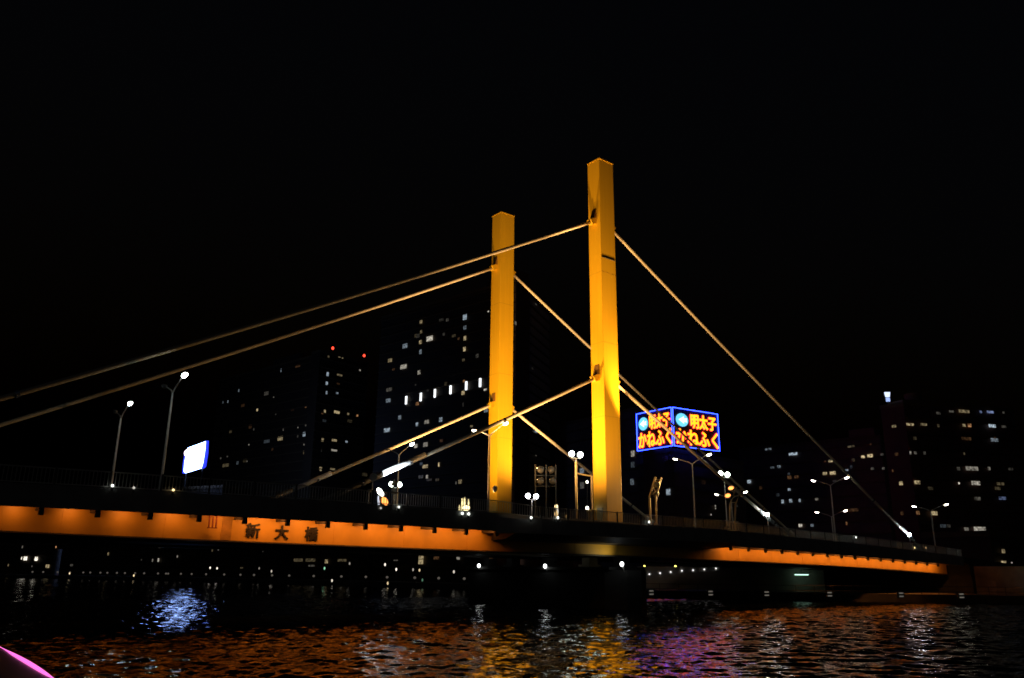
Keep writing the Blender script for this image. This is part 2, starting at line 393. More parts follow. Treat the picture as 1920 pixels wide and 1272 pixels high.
# kerb lip lit under the near pylon
# pylons
ZT = 45.02; AX, AY = 2.036/2, 1.761/2
pylons = []
for w in (0, 1):
    yc = w*PW; zb = T(0)-.3
    mb = MB().box(-AX, AX, yc-AY, yc+AY, zb, ZT)
    py = mb.build('pylon', gold, bridge, bevel=.03); pylons.append(py)
    if w == 0: tag(py, 'near pylon, taller in view, lit brightest halfway up')
    else: tag(py, 'far pylon, standing left of and behind the near one')
    MB().box(-AX-.04, AX+.04, yc-AY-.04, yc+AY+.04, ZT+.003, ZT+.10).build('cap', gold, py)
    MB().box(-AX-.35, AX+.35, yc-AY-.35, yc+AY+.35, zb-.1, zb+.28).build('plinth', gold, py)
    for z in (32.4 if w == 0 else 33.5, 17.6, 25.0):
        MB().box(-AX-.005, AX+.005, yc-AY-.005, yc+AY+.005, z-.007, z+.007).build('joint_seam', mat('seam_dark', (0.30, 0.16, 0.02), .7), py)
    if w == 0:
        MB().box(-AX+.05, AX-.1, yc-AY-.04, yc-AY-.004, 33.93, 33.97).build('rung', darkst, py)
        p = atx(1124, 955, -AX); MB().box(-AX-.05, -AX-.003, p[1]-.45, p[1]+.25, zb+.3, zb+1.9).build('access_panel', mat('panel_olive', (.30, .26, .10), .5), py)
# cables
cz = {'U': 38.2, 'L': 21.55}
ENDS = {('U', -1): (-97.0, None), ('L', -1): (-29.9, 7.5), ('U', 1): (60.5, 6.6), ('L', 1): (28.6, 7.6)}
for w in (0, 1):
    yc = w*PW
    for lv in 'UL':
        for sgn in (-1, 1):
            z0 = cz[lv]; x1, z1 = ENDS[(lv, sgn)]
            if (lv, sgn) == ('U', -1):
                x1 = -60.0; z1 = 38.2-(38.379-13.2)/(50.2-1.36)*(60-1.2)
                x1 = -72.0; z1 = max(7.0, 38.2-(72-1.2)*0.516)
                x1 = -1.2-(38.2-7.2)/0.516
            p0 = np.array([sgn*(AX-.02), yc, z0]); p1 = np.array([x1, yc, z1])
            d = (p1-p0)/np.linalg.norm(p1-p0); L = np.linalg.norm(p1-p0)
            sag = 0.35 if lv == 'U' else 0.08
            pts = []
            for k in range(17):
                t = k/16; q = p0+(p1-p0)*t; q[2] -= 4*sag*t*(1-t); pts.append(q)
            cb = MB().tube(pts, .165, 12).build('cable', cablem, bridge, smooth=True)
            # collars
            for t in ((.72, .86) if lv == 'L' else (.8, .9)):
                q = p0+(p1-p0)*t; q[2] -= 4*sag*t*(1-t)
                MB().tube([q-d*.12, q+d*.12], .23, 14).build('collar', steelm, cb, smooth=False)
            # sleeve near the deck
            s0 = L-3.2 if lv == 'U' else (L-6.3 if sgn < 0 else L-2.6)
            MB().tube([p0+d*(s0-(4.2 if (lv, sgn) == ('L', -1) else 2.9)), p0+d*s0], .225, 16).build('cable_sleeve', sleevem, cb, smooth=True)
            MB().tube([p0+d*s0, p1], .20, 12).build('anchor_pipe', darkst, cb, smooth=True)
            # saddle box on the pylon
            mb = MB(); e = np.array([0,1.0,0]); nn = np.cross(d, e)
            mb.obox(p0+d*.35, d, e, nn, .40, .30, .30)
            mb.build('anchor_box', gold, pylons[w])
            mb = MB().hexa([(sgn*(AX+.003), yc-.34, z0+.25), (sgn*(AX+.34), yc-.34, z0+.14), (sgn*(AX+.34), yc+.34, z0+.14), (sgn*(AX+.003), yc+.34, z0+.25),
                            (sgn*(AX+.003), yc-.30, z0+1.25), (sgn*(AX+.06), yc-.30, z0+1.2), (sgn*(AX+.06), yc+.30, z0+1.2), (sgn*(AX+.003), yc+.30, z0+1.25)])
            mb.build('anchor_shadow', mat('shadow_brown', (.22, .11, .02), .6), pylons[w])  # dark wedge in the shape of the shadow above the cable anchor
# pier
MB().prism([(-2.1, -1.5), (-1.2, -3.4), (0, -4), (1.2, -3.4), (2.1, -1.5), (2.1, 19.5), (0, 21), (-2.1, 19.5)], -1.5, 3.35).build('pier', concd, bridge)
MB().prism([(-2.3, -2.3), (2.3, -2.3), (2.3, 19.8), (-2.3, 19.8)], 3.353, 3.62).build('pier_cap', concd, bridge)
for yb in (-1.6, 2.6, 8.5, 14.4, 18.6):
    MB().box(-.55, .55, yb-.5, yb+.5, 3.85, G(0)-.06 if yb > 5 else G(0)-.1).box(-.8, .8, yb-.75, yb+.75, 3.623, 3.847).build('bearing', mat('bearing_lit_cream', (.55, .45, .22), .5) if yb == 2.6 else concd, bridge)  # light put into the colour: one bearing cream as lit, others dark as unlit
# abutment on the far bank
MB().box(62.2, 72, -5.2, 22.2, 0.4, 3.3).build('abutment', concd, bridge)
MB().box(63.4, 72, -4.6, 21.6, 3.303, T(64)-.4).build('abutment_wall', concd, bridge)
MB().tube([(61.9, -1.7, 3.75), (61.9, .2, 3.75)], .42, 16).build('end_bearing', goldg, bridge)
MB().box(61.25, 62.6, -2.2, -.8, B(60)+.05, B(60)+.3).build('end_plate', goldg, bridge)
# road beyond the bridge
rd = MB()
for k in range(6):
    a, b = 62.0+k*14, 76.0+k*14
    rd.hexa([(a, YF, 3.4 if k else 5.0), (b, YF, 3.3), (b, PW-YF, 3.3), (a, PW-YF, 3.4 if k else 5.0), (a, YF, T(a)-.02 if k < 3 else 5.0), (b, YF, max(T(b), 5.0)), (b, PW-YF, max(T(b), 5.0)), (a, PW-YF, T(a)-.02 if k < 3 else 5.0)])
o = rd.build('road', asph, origin=(80, 8, 3)); tag(o, kind='structure')
# ------------------------------------------------------------------ lights on the pylons
amber = (1.0, 0.565, 0.20)
def pylon_spot(loc, tgt, p, ang, blend=.7, col=amber, rad=.2): return spot('pylon_floodlight_beam', loc, tgt, p*3.9, col, ang, blend, rad)
FLOODS = [((-12.6, 5.2, 7.75), (-1, .2, 31), 9000, 110, .9), ((-12.4, 11.0, 7.75), (-1, 17, 31), 8600, 104, .9),      # left faces
          ((-10.5, -5.2, 7.8), (-.2, -.9, 31), 6000, 108, .9),           # spot added on the platform for the near front
          ((5.0, 10.4, 9.5), (0, 16.1, 27), 5200, 95, 1.0)]                                                                # far front
FLOODS.append(((-10.5, -5.2, 7.85), (-.1, -.9, 41), 9000, 26, 1.0))                                                      # spot added to brighten the upper near front
for a_ in FLOODS: pylon_spot(*a_)
hb = aty(1231, 906, -2.8)
ha = aty(1369, 914, -2.6); pylon_spot(tuple(ha+np.array([-.35, -.1, .25])), (0, -.9, 15), 3600, 76, .9)
pylon_spot(tuple(hb+np.array([-.75, -.3, .9])), (.25, -.88, 25.5), 20000, 30, 1.0)                                        # hot streak on the near front

# ------------------------------------------------------------------ street lamps (two arms, along both kerbs of the roadway)
lamp_on = emit('lamp_lens', (1.0, 0.93, 0.74), 20)
lamp_cool = emit('lamp_lens_cool', (0.86, 1.0, 0.97), 48)
lamp_off = mat('lamp_lens_off', (0.35, 0.36, 0.36), 0.3)
def street_lamp(x, y, label, top, on=(True, True), arm=2.35, hs=1.0, lens=lamp_on, sole=False):
    z0 = T(min(x, 75))-.3
    r = empty('street_lamp', (x, y, z0), label, 'street lamp', 'double-arm street lamps along the bridge')
    MB().tube([(x, y, z0), (x, y, z0+.25), (x, y, z0+.3), (x, y, top)], [.17, .17, .105, .06], 12).build('pole', polem, r, smooth=False)
    for sgn, lit in ((-1, on[0]), (1, on[1])):
        e = np.array([x, y+sgn*arm, top+.82])
        MB().tube([(x, y, top-.05), (x, y+sgn*.5, top+.22), (x, y+sgn*(arm-.4), top+.72)], [.055, .05, .04], 8).build('arm', polem, r)
        ay = np.array([0, sgn*math.cos(.22), math.sin(.22)]); az = np.array([0, -sgn*math.sin(.22), math.cos(.22)])
        h = MB().ell(e+az*.03, .17*hs, .40*hs, .10, (1,0,0), ay, az).build('lamp_head', headm, r, smooth=True)
        MB().ell(e-az*.07, .15*hs, .31*hs, .12, (1,0,0), ay, az).build('lens', lens if lit else lamp_off, h, smooth=True)
    return r
LN, LF = 2.2, 13.2
near = [(-41.3+.6, 'taller of the two grey street lamps at the far left, large glowing head', 13.9, (True, False)),
        (-15.6, 'double-arm street lamp with a round mirror, standing just left of the far golden pylon', 14.55, (True, True)),
        (9.8, 'double-arm street lamp standing right of the near pylon under the corner neon sign', 14.45, (True, True)),
        (35.1, 'double-arm street lamp before the long apartment block, taller of two close together', 14.0, (True, True)),
        (59.8, 'double-arm street lamp in front of the red tiled tower, right of the cable foot', 12.6, (True, True))]
def solve_x(u, v, y): return aty(u, v, y)[0]
PTOPS = [(324, 735), (918, 817), (1298, 870), (1557, 910), (1745, 958)]
for (x, lb, tp, on), (u, v) in zip(near, PTOPS):
    p = aty(u, v, LN)
    street_lamp(p[0], LN, lb, p[2], on, lens=lamp_cool if u < 400 else lamp_on, hs=1.15 if u < 400 else 1.0)
FAR_L = [((227, 783), 'shorter and slimmer of the two grey street lamps at the far left', (True, False)),
         ((748, 853), 'double-arm street lamp behind the white lit cable sleeve, left of the far pylon', (True, False)),
         ((1371, 936), 'double-arm street lamp behind the sodium floodlights, far kerb of the bridge', (True, True)),
         ((1559, 969), 'smaller double-arm street lamp just behind the taller one before the long apartment block', (True, True))]
for (u, v), lb, on in FAR_L:
    p = aty(u, v, LF); street_lamp(p[0], LF, lb, p[2], on, lens=lamp_cool if u < 800 else lamp_on)
p = atd(1764, 996, 165); x, y = p[0], p[1]
r = empty('street_lamp', (x, y, ZP), 'single cool white street lamp low at the right, in front of the red tiled tower', 'street lamp')
MB().tube([(x, y, ZP), (x, y, p[2])], [.1, .07], 8).build('pole', polem, r)
q = atd(1782, 985, 165); MB().tube([p-np.array([0, 0, .1]), q], .05, 8).build('arm', polem, r)
h = MB().ell(q, .5, .35, .16).build('lamp_head', headm, r, smooth=True); MB().ell(q-np.array([0, 0, .15]), .48, .34, .25).build('lens', lamp_cool, h, smooth=True)
# convex mirror on the lamp by the far pylon
pm_ = aty(918, 917, LN); q = aty(928, 917, LN)
r = empty('convex_mirror', tuple(pm_), 'small round convex mirror on an arm of the lamp by the far pylon', 'mirror')
MB().tube([pm_, q], .02, 6).build('arm', polem, r)
MB().ell(q, .22, .07, .30, RT, FH, (0, 0, 1)).build('mirror_face', steelm, r, smooth=True)
# globe lamps
glob = emit('globe_glow', (0.86, 1.0, 0.84), 22); globw = emit('globe_glow_white', (0.95, 0.95, 1.0), 30)
def globe_lamp(pts, y, label, m, base=None, rad=.27):
    P = [aty(u, v, y) for u, v in pts]; c = sum(P)/len(P); x, z = c[0], c[2]
    z0 = T(x)-.3
    r = empty('globe_lamp', (x, c[1], z0), label, 'globe lamp', 'twin globe lamps on the bridge')
    MB().tube([(x, y, z0), (x, y, z-.45)], [.08, .05], 10).build('pole', polem, r)
    MB().tube([tuple(P[0]-np.array([0, 0, rad+.12])), tuple(P[-1]-np.array([0, 0, rad+.12]))], .035, 8).build('crossbar', polem, r)
    for q in P:
        MB().tube([q-np.array([0, 0, rad+.12]), q-np.array([0, 0, rad-.05])], .05, 8).build('collar', polem, r)
        MB().ell(q, rad, rad, rad, n=16, m=10).build('globe', m, r, smooth=True)
    return r
globe_lamp([(734, 908), (749, 909)], 19.0, 'twin globe lamp with greenish glow, by the road signs left of the far pylon', glob, rad=.25)
globe_lamp([(990, 930), (1005, 931)], 19.0, 'short twin globe lamp with bluish white globes, between the two pylons', globw, rad=.28)
globe_lamp([(1072, 851), (1088, 853)], 5.0, 'tall twin globe lamp above the cable, just left of the near pylon', glob, rad=.28)
globe_lamp([(1351, 888), (1364, 890)], 3.2, 'tall twin globe lamp right above the two orange sodium floodlights', glob, rad=.27)
# ------------------------------------------------------------------ floodlight masts and smaller lamps on the deck
sod = emit('sodium_lens', (1.0, 0.33, 0.07), 2.8); sodw = emit('sodium_lens_pale', (1.0, 0.80, 0.42), 3)
tanpole = mat('tan_pole', (0.72, 0.58, 0.34), 0.5, 0, 0.15, 3)
def bent_mast(base, bend, top, heads, y, label, lens, head_r=.34):
    a, b, c = (aty(*q, y) for q in (base, bend, top)); a[2] = T(a[0])-.3
    r = empty('floodlight_mast', tuple(a), label, 'floodlight mast', 'bent floodlight masts lighting the pylons')
    off = RT*.62+FH*.25; off[2] = 0
    MB().tube([a, b, c], .10, 10).build('post', tanpole, r)
    MB().tube([a+off, b+off, c+off*1.0], .09, 10).build('post', tanpole, r)
    for t in (.12, .5, .88):
        q = b+(c-b)*t; MB().tube([q, q+off], .045, 8).build('crossbar', tanpole, r)
    for (u, v), dirp in heads:
        q = aty(u, v, y); d = np.array(dirp, float)-q; d /= np.linalg.norm(d)
        e1 = np.cross(d, [0, 0, 1]); e1 /= np.linalg.norm(e1); e2 = np.cross(e1, d)
        h = MB().tube([q-d*.38, q-d*.2, q+d*.05], [.14, head_r*.8, head_r], 16).build('lamp_head', headm, r)
        MB().ell(q+d*.05, head_r*.92, head_r*.62, .10, e1, e2, d).build('lens', lens, h, smooth=True)
        MB().tube([q-d*.3, c+(b-c)*.4], .04, 6).build('yoke', tanpole, r)
    return r
bent_mast((1366, 975), (1369, 946), (1381, 915), [((1371, 916), (-8, -6, 24)), ((1365, 930), (-8, -6, 20))], -2.6, 'bent tan mast with two glaring orange floodlights, right of the neon sign', sod)
bent_mast((1219, 972), (1218, 932), (1229, 895), [((1231, 906), (0, -.5, 26)), ((1229, 925), (0, -.5, 22))], -2.8, 'bent tan double-post mast close to the right of the near pylon, its floodlights turned away', mat('lens_glass', (.3, .25, .15), .2))
# gantry left of the near pylon
a, b = aty(1080, 866, 3.0), aty(1109, 893, 3.0)
r = empty('sign_gantry', (a[0], 3.0, T(a[0])-.3), 'tan two-post gantry with sloping crossbeam just left of the near pylon', 'gantry')
MB().tube([(a[0], 3, T(a[0])-.3), tuple(a)], .11, 10).build('post', tanpole, r)
MB().tube([(b[0], 3, T(b[0])-.3), tuple(b)], .08, 10).build('post', tanpole, r)
MB().tube([tuple(aty(1082, 888, 3.0)), tuple(b)], .07, 8).build('crossbeam', tanpole, r)
# 2 x 2 rack of round floodlights seen from behind
yy = 9.0
r = empty('floodlight_rack', tuple(aty(1024, 968, yy)), 'dark rack of four round floodlights between the two pylons', 'floodlight rack')
for u in (1004, 1024, 1042):
    a = aty(u, 872, yy); MB().tube([(a[0], yy, T(a[0])-.3), tuple(a)], .06, 8).build('post', mat('rack_grey', (.10, .095, .09), .5), r)
for v in (892, 912): MB().tube([tuple(aty(1004, v, yy)), tuple(aty(1042, v, yy))], .05, 8).build('crossbar', MATS['rack_grey'], r)
for u, v in ((1013, 880), (1033, 880), (1013, 901), (1036, 901)):
    q = aty(u, v, yy-.2); d = np.array([.2, .6, .75]); d /= np.linalg.norm(d); e1 = np.cross(d, [0, 0, 1]); e1 /= np.linalg.norm(e1); e2 = np.cross(e1, d)
    h = MB().tube([q-d*.45, q-d*.3, q], [.16, .30, .37], 20).build('lamp_head', MATS['rack_grey'], r, smooth=True)
    n = 20; pts = [q+.37*(math.cos(2*math.pi*k/n)*e1+math.sin(2*math.pi*k/n)*e2) for k in range(n+1)]
    MB().tube(pts, .045, 6, cap=False).build('rim', steelm, h)
# low ground floodlights behind the railing
def ground_flood(u, v, y, label, lens, w=.3, tall=.45, tilt=0.0):
    q = aty(u, v, y); z0 = T(q[0])-.15
    r = empty('ground_floodlight', (q[0], y, z0), label, 'floodlight', 'low floodlights behind the railing')
    MB().tube([(q[0], y, z0), (q[0], y, q[2]-.1)], .05, 8).box(q[0]-.2, q[0]+.2, y-.15, y+.15, z0, z0+.05).build('stand', darkst, r)
    ax = RT*math.cos(tilt)+np.array([0, 0, 1])*math.sin(tilt); az = np.cross(ax, FH); 
    h = MB().obox(q+FH*.14, ax, FH, az, w*1.05, .12, tall*1.05).build('lamp_head', darkst, r)
    MB().ell(q, w, .1, tall, ax, FH, az).build('lens', lens, h, smooth=True)
    return r
ground_flood(721, 940, -2.2, 'glaring orange floodlight behind the railing below the white cable sleeve', sod, .22, .34, .6)
ground_flood(713, 923, -2.2, 'glaring white tilted floodlight right of the round road sign, above an orange one', emit('white_flood', (1.0, 1.0, .86), 20), .17, .34, .7)
ground_flood(710, 941, -2.4, 'narrow bluish white upright lamp behind the railing, beside the orange glare', emit('blue_strip', (.78, .85, 1.0), 1.1, .4, 6), .07, .45, .1)
ground_flood(874, 953, 19, 'pale yellow floodlight glare behind the railing, left of the far pylon', sodw, .45, .30)
for i, (u, v, w, h) in enumerate(((866, 943, .10, .5), (871, 942, .16, .55), (878, 944, .10, .45), (861, 954, .09, .42), (865, 955, .09, .42))):
    ground_flood(u, v, 19.3, ['left slim one', 'widest one', 'right slim one', 'lowest left one', 'lowest middle one'][i]+' of five yellow strips round the pale floodlight left of the far pylon', emit('yellow_strip', (1.0, .82, .38), 1.6, .4, 5), w, h)
ground_flood(1043, 950, 19, 'small amber lamp on top of the lit post between the pylons', sodw, .20, .24)
ground_flood(1045, 960, 19, 'thin white lit post strip between the pylons under an amber lamp', emit('white_strip', (1.0, .95, .85), 1.8, .3, 5), .1, .55)
ground_flood(1043, 964, 19, 'amber lit panel low beside the thin white strip between the pylons', emit('amber_strip', (1.0, .66, .25), 1.8, .3, 5), .2, .42)
ground_flood(1101, 953, 1.0, 'small white lamp beside the yellow hooded bollard at the near pylon foot', lamp_on, .13, .13)
ground_flood(1101, 904, 16, 'small white lamp on a stand seen through the tan gantry', lamp_on, .12, .12)
# banded barrier posts and a yellow cone
bandm = emit('reflector_band_glow', (1.0, .55, .25), .35)  # reflective bands, their reflected light set as emission
for i, u in enumerate((982, 986, 990, 999)):
    q = aty(u, 965, 19); z0 = T(q[0])-.3; x = q[0]
    r = empty('barrier_post', (x, 19, z0), ['first', 'second', 'third', 'fourth and brightest'][i]+' dark barrier post with two amber bands, counted from the far pylon', 'barrier post', 'banded posts between the pylons')
    MB().box(x-.10, x+.10, 18.9, 19.1, z0, z0+2.0).build('post', darkst, r)
    for dz in (.75, 1.65): MB().box(x-.11, x+.11, 18.88, 18.897, z0+dz, z0+dz+(.5 if i < 3 else .62)).build('band', bandm if i < 3 else emit('reflector_band_glow_bright', (1.0, .6, .3), 1.0), r)
q = aty(981, 962, 18); z0 = T(q[0])-.3
r = empty('traffic_cone', (q[0], 18, z0), 'yellow-green cone beside the banded barrier posts at the far pylon', 'cone')
MB().tube([(q[0], 18, z0+.05), (q[0], 18, z0+1.5)], [.38, .06], 14).build('cone_body', yelm, r, smooth=True); MB().box(q[0]-.45, q[0]+.45, 17.55, 18.45, z0, z0+.05).build('base', yelm, r)
q = aty(1105, 958, 1.0); z0 = T(q[0])-.3
r = empty('hooded_bollard', (q[0], 1.0, z0), 'yellow hooded bollard leaning at the foot of the near pylon', 'bollard')
yb_ = mat('dull_yellow', (.45, .30, .05), .6)
MB().tube([(q[0], 1, z0), (q[0], 1, z0+1.5)], [.16, .12], 10).build('post', yb_, r); MB().ell((q[0]-.05, 1, z0+1.6), .30, .25, .2, (.9, 0, .35), (0, 1, 0), (-.35, 0, .9)).build('hood', yb_, r, smooth=True)
# road signs seen from behind
def road_sign(u, v, y, label, kind, rpx):
    q = aty(u, v, y); z0 = T(q[0])-.3
    r = empty('road_sign', (q[0], y+.06, z0), label, 'road sign', 'road signs seen from behind')
    MB().tube([(q[0], y+.06, z0), (q[0], y+.06, q[2]+.3)], .035, 8).build('pole', polem, r)
    if kind == 'disc': MB().tube([q-FH*.02, q+FH*.02], rpx, 24).build('plate', mat('sign_back', (.34, .34, .30), .5), r)
    else:
        pts = [q+RT*rpx*s+np.array([0, 0, 1])*h for s, h in ((-1, -.5*rpx), (1, -.5*rpx), (0, rpx))]
        mb = MB(); i = 0
        for f in (-.02, .02): mb.v += [tuple(p_+FH*f) for p_ in pts]
        mb.f += [(0, 1, 2), (5, 4, 3), (0, 3, 4, 1), (1, 4, 5, 2), (2, 5, 3, 0)]; mb.build('plate', mat('sign_back', (.34, .34, .30), .5), r)
road_sign(700, 895, -1.2, 'round road sign from behind, just left of the white cable sleeve', 'disc', .30)
road_sign(739, 907, 17.5, 'triangular road sign from behind, between twin globes left of the far pylon', 'tri', .45)
road_sign(738.5, 922, 17.8, 'lower round road sign from behind, under the triangular one', 'disc', .32)
# cable lamps at the lower cable ends
def cable_lamp(u, v, y, label, aim, m=lamp_cool, rad=.2, power=500, back=None):
    q = aty(u, v, y); z0 = T(q[0])-.2
    r = empty('cable_lamp', (q[0], y, z0), label, 'floodlight', 'small lamps aimed up the cables')
    MB().tube([(q[0], y, z0), (q[0], y, q[2])], .05, 8).build('post', polem, r)
    MB().ell(q, rad, rad, rad, n=14, m=8).build('lens', m, r, smooth=True)
    if power:
        s_ = spot('cable_lamp_beam', tuple(q+np.array([.0, -.32, 0.0])), aim, power, (.85, .93, 1.0), 60, .8, .08)
    return r
cable_lamp(1439, 965, -.75, 'small white lamp at the bottom end of the lit cable right of the floodlights', (23.5, -.1, 10.6), rad=.2, power=220)
cable_lamp(1705, 1003, -.75, 'bluish white lamp at the foot of the rightmost long cable', (55, -.1, 9.8), emit('blue_white_lens', (.75, .85, 1.0), 55), rad=.21, power=220)
cable_lamp(692, 921, -1.3, 'dark lamp post housing below the white lit cable sleeve', (0, 0, 0), headm, .14, 0)
s_ = spot('cable_lamp_beam', (-25.0, -1.5, 8.9), (-22.9, -.05, 10.9), 3600, (.85, .95, 1.0), 50, .9, .08)
# small marker lights along the kerb
mk = [(211, 911, 'white marker light at the foot of the slim lamp, far left', lamp_on), (251, 915, 'small white marker light between the two lamps at the far left', emit('dim_marker', (1, .95, .85), .6)),
      (325, 919, 'warm marker light just right of the larger lamp foot, far left', sodw), (748, 951, 'bright marker light at the foot of the lamp behind the cable sleeve', lamp_on), (714, 953, 'white marker light below the orange floodlight glare', emit('dim_marker', (1, .95, .85), .6)),
      (867, 963, 'left one of two marker lights below the pale yellow floodlight', lamp_on), (879, 964, 'right one of two marker lights below the pale yellow floodlight', lamp_on), (996, 971, 'marker light at the foot of the short twin globe lamp', lamp_on),
      (1046, 971, 'marker light at the foot of the thin white strip between the pylons', lamp_on), (1217, 979, 'green-white marker light at the foot of the bent mast by the near pylon', glob), (1605, 1008, 'white marker light on the railing below the long apartment block', lamp_on),
      (1715, 1027.5, 'amber marker light on the edge beam near the right end, brighter of two', sod), (1736, 1027.5, 'amber marker light on the edge beam near the right end, dimmer of two', emit('dim_amber', (1, .6, .25), .8))]
for u, v, lb, m in mk:
    yk = YF-.03 if u > 1600 or u < 960 else (-6.04 if u < 1250 else YF-.03)
    q = aty(u, v, yk-.06); rad = .075 if u < 800 else .10
    r = empty('marker_light', tuple(q), lb, 'marker light', 'small marker lights along the bridge edge')
    MB().ell(q, rad, .05, rad, n=12, m=6).build('lens', emit('marker_on', (.95, 1, .9), 3.0) if m is lamp_on or m is glob else (emit('marker_amber', (1, .7, .3), 2.5) if m in (sod, sodw) else m), r, smooth=True)
    MB().box(q[0]-.05, q[0]+.05, yk-.05, yk+.025, q[2]-.3, q[2]-rad*.6).build('holder', darkst, r)
# lamps on the pier
for u, lb in ((898, 'white pier lamp at the left end of the pier top'), (1022, 'smaller white pier lamp midway along the pier top'), (1166, 'white pier lamp at the right end of the pier, brightest of three')):
    v = {898: 1061, 1022: 1062, 1166: 1058}[u]; q = atx(u, v, -2.45)
    r = empty('pier_lamp', (q[0], q[1], 3.62), lb, 'lamp', 'white lamps on the bridge pier')
    MB().tube([(q[0]+.3, q[1], 3.2), (q[0]+.15, q[1], 3.5), tuple(q)], .04, 8).build('arm', polem, r)
    if u > 1100: spot('pier_lamp_beam', tuple(q+np.array([-.2, -.5, .1])), (-3.5, -2.5, 5.3), 130, (1.0, .88, .5), 95, 1.0, .1)
    MB().ell(q, .16, .16, .2).build('lens', emit('pier_lens', (.95, 1.0, .97), 7), r, smooth=True)

# ------------------------------------------------------------------ buildings
WC = {'c': (.70, .86, 1.0), 'b': (.42, .55, 1.0), 'w': (1.0, .92, .76), 'y': (1.0, .78, .42), 'o': (1.0, .48, .20), 'g': (.4, 1.0, .6)}
def wmat(c, b):
    b = max(.05, round(b*10)/10 if b > .15 else round(b*20)/20)
    return emit('lit_window_%s_%d' % (c, int(b*100)), WC[c], .6*b**1.5, .75, 2.2, sample=b > .9)
def window(fc, u, v, w, h, c, b, parent, off=.06, name='window'):
    p = fc.at(u, v, off); wl = np.linalg.norm((fc.at(u+w/2, v, off)-fc.at(u-w/2, v, off))[:2]); hh = np.linalg.norm(fc.at(u, v-h/2, off)-fc.at(u, v+h/2, off))
    n = max(1, int(round(wl/.9))); mb = MB(); z = np.array([0, 0, 1.0])
    for k in range(n):
        x0 = -wl/2+wl*k/n+.05; x1 = -wl/2+wl*(k+1)/n-.05
        cc = p+fc.t*(x0+x1)/2; mb.obox(cc, fc.t, fc.n, z, (x1-x0)/2, .03, hh/2)
    return mb.build(name, wmat(c, b), parent)
def block(fc, depth, ztop, parent, m, floors=2.9, z0=ZP, parapet=.9, step=None, band=True):
    a, b = fc.a, fc.b; nb = -fc.n*depth
    MB().prism([a[:2], b[:2], (b+nb)[:2], (a+nb)[:2]], z0, ztop).build('wall', m, parent)
    q = [a+fc.n*.12-fc.t*.12, b+fc.n*.12+fc.t*.12, b+nb-fc.n*.12+fc.t*.12, a+nb-fc.n*.12-fc.t*.12]
    MB().prism([k[:2] for k in q], ztop+.003, ztop+parapet).build('roof', slabm, parent)
    if band:
        zz = z0+floors; 
        while zz < ztop-.5:
            c = (a+b)/2+fc.n*.22; c[2] = zz
            MB().obox(c, fc.t, fc.n, (0, 0, 1), fc.len/2-.15, .21, .16).build('balcony_ledge', slabm, parent); zz += floors
def zat(u, v, d): return atd(u, v, d)[2]
def wins(fc, parent, lst, s, ox, oy, off=.06):
    for (x, y, w, h, c, b) in lst: window(fc, ox+x/s, oy+y/s, max(w/s*.88, 1.6), max(h/s*.85, 1.6), c, b, parent, off)
# --- left twin block
f1 = Facade(415, 350, 592, 304, 680); f1b = Facade(600, 299, 692, 318, 665)
b1 = empty('apartment_tower', tuple(f1b.a+np.array([0, 0, ZP])), 'dark apartment block with three red roof beacons, behind the left span', 'apartment building', 'apartment towers on the far bank')
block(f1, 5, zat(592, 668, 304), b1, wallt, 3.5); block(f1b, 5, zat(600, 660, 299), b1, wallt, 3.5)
MB().obox(f1.a*.3+f1.b*.7-f1.n*2.6+np.array([0, 0, zat(592, 668, 304)+1.5]), f1.t, f1.n, (0, 0, 1), 9, 2, 2).build('roof_house', wallt, b1)
L1 = [(445,650,6,22,'c',.5),(540,625,30,18,'o',.15),(625,600,14,14,'y',.2),(625,650,10,16,'c',.2),(612,700,8,16,'w',.12),(612,750,16,20,'y',.45),(205,765,6,16,'c',.35),(143,828,6,14,'c',.5),(115,832,8,14,'c',.2),(228,850,22,18,'o',.1),(310,875,9,16,'y',.9),(403,803,5,6,'w',.3),(606,853,14,22,'y',.6),(585,857,10,14,'o',.3),(593,960,26,14,'w',.2),(458,985,6,20,'w',.2),(541,975,6,8,'w',.4),(585,1012,36,28,'c',.6),(440,1037,32,26,'y',.5),(270,970,20,24,'o',.12),(290,985,6,14,'w',.2),(580,1115,20,26,'y',.2),(262,1073,6,8,'w',.4),(130,1190,40,20,'y',.25),(198,1175,12,22,'c',.2),(252,1167,6,8,'w',.4),(102,1150,8,10,'w',.2),(140,1140,8,8,'w',.2),(510,875,20,14,'o',.07),(415,900,8,10,'w',.1),(395,1100,12,16,'o',.1),(575,1072,8,12,'w',.3),(540,1025,8,14,'w',.15)]
L1b = [(715,572,12,14,'y',.25),(778,572,18,12,'y',.45),(795,577,10,14,'y',.5),(710,672,14,26,'c',.7),(778,677,34,12,'y',.3),(705,724,14,22,'c',.7),(704,777,10,20,'c',.6),(764,780,16,12,'c',.5),(893,650,10,10,'w',.6),(694,884,12,22,'y',.55),(680,893,14,14,'o',.2),(762,888,36,18,'y',.7),(827,898,14,14,'y',.45),(878,907,11,14,'o',.7),(681,1046,14,22,'y',.55),(748,1048,32,14,'y',.65),(817,1056,14,12,'c',.7),(747,1105,38,12,'w',.55),(675,1105,6,18,'w',.12),(670,1210,16,26,'y',.5),(738,1212,32,14,'y',.4),(770,727,20,12,'o',.1)]
wins(f1, b1, L1, 3.029, 380, 480); wins(f1b, b1, L1b, 3.029, 380, 480)
redl = emit('red_beacon', (1.0, .06, .03), 2.5)
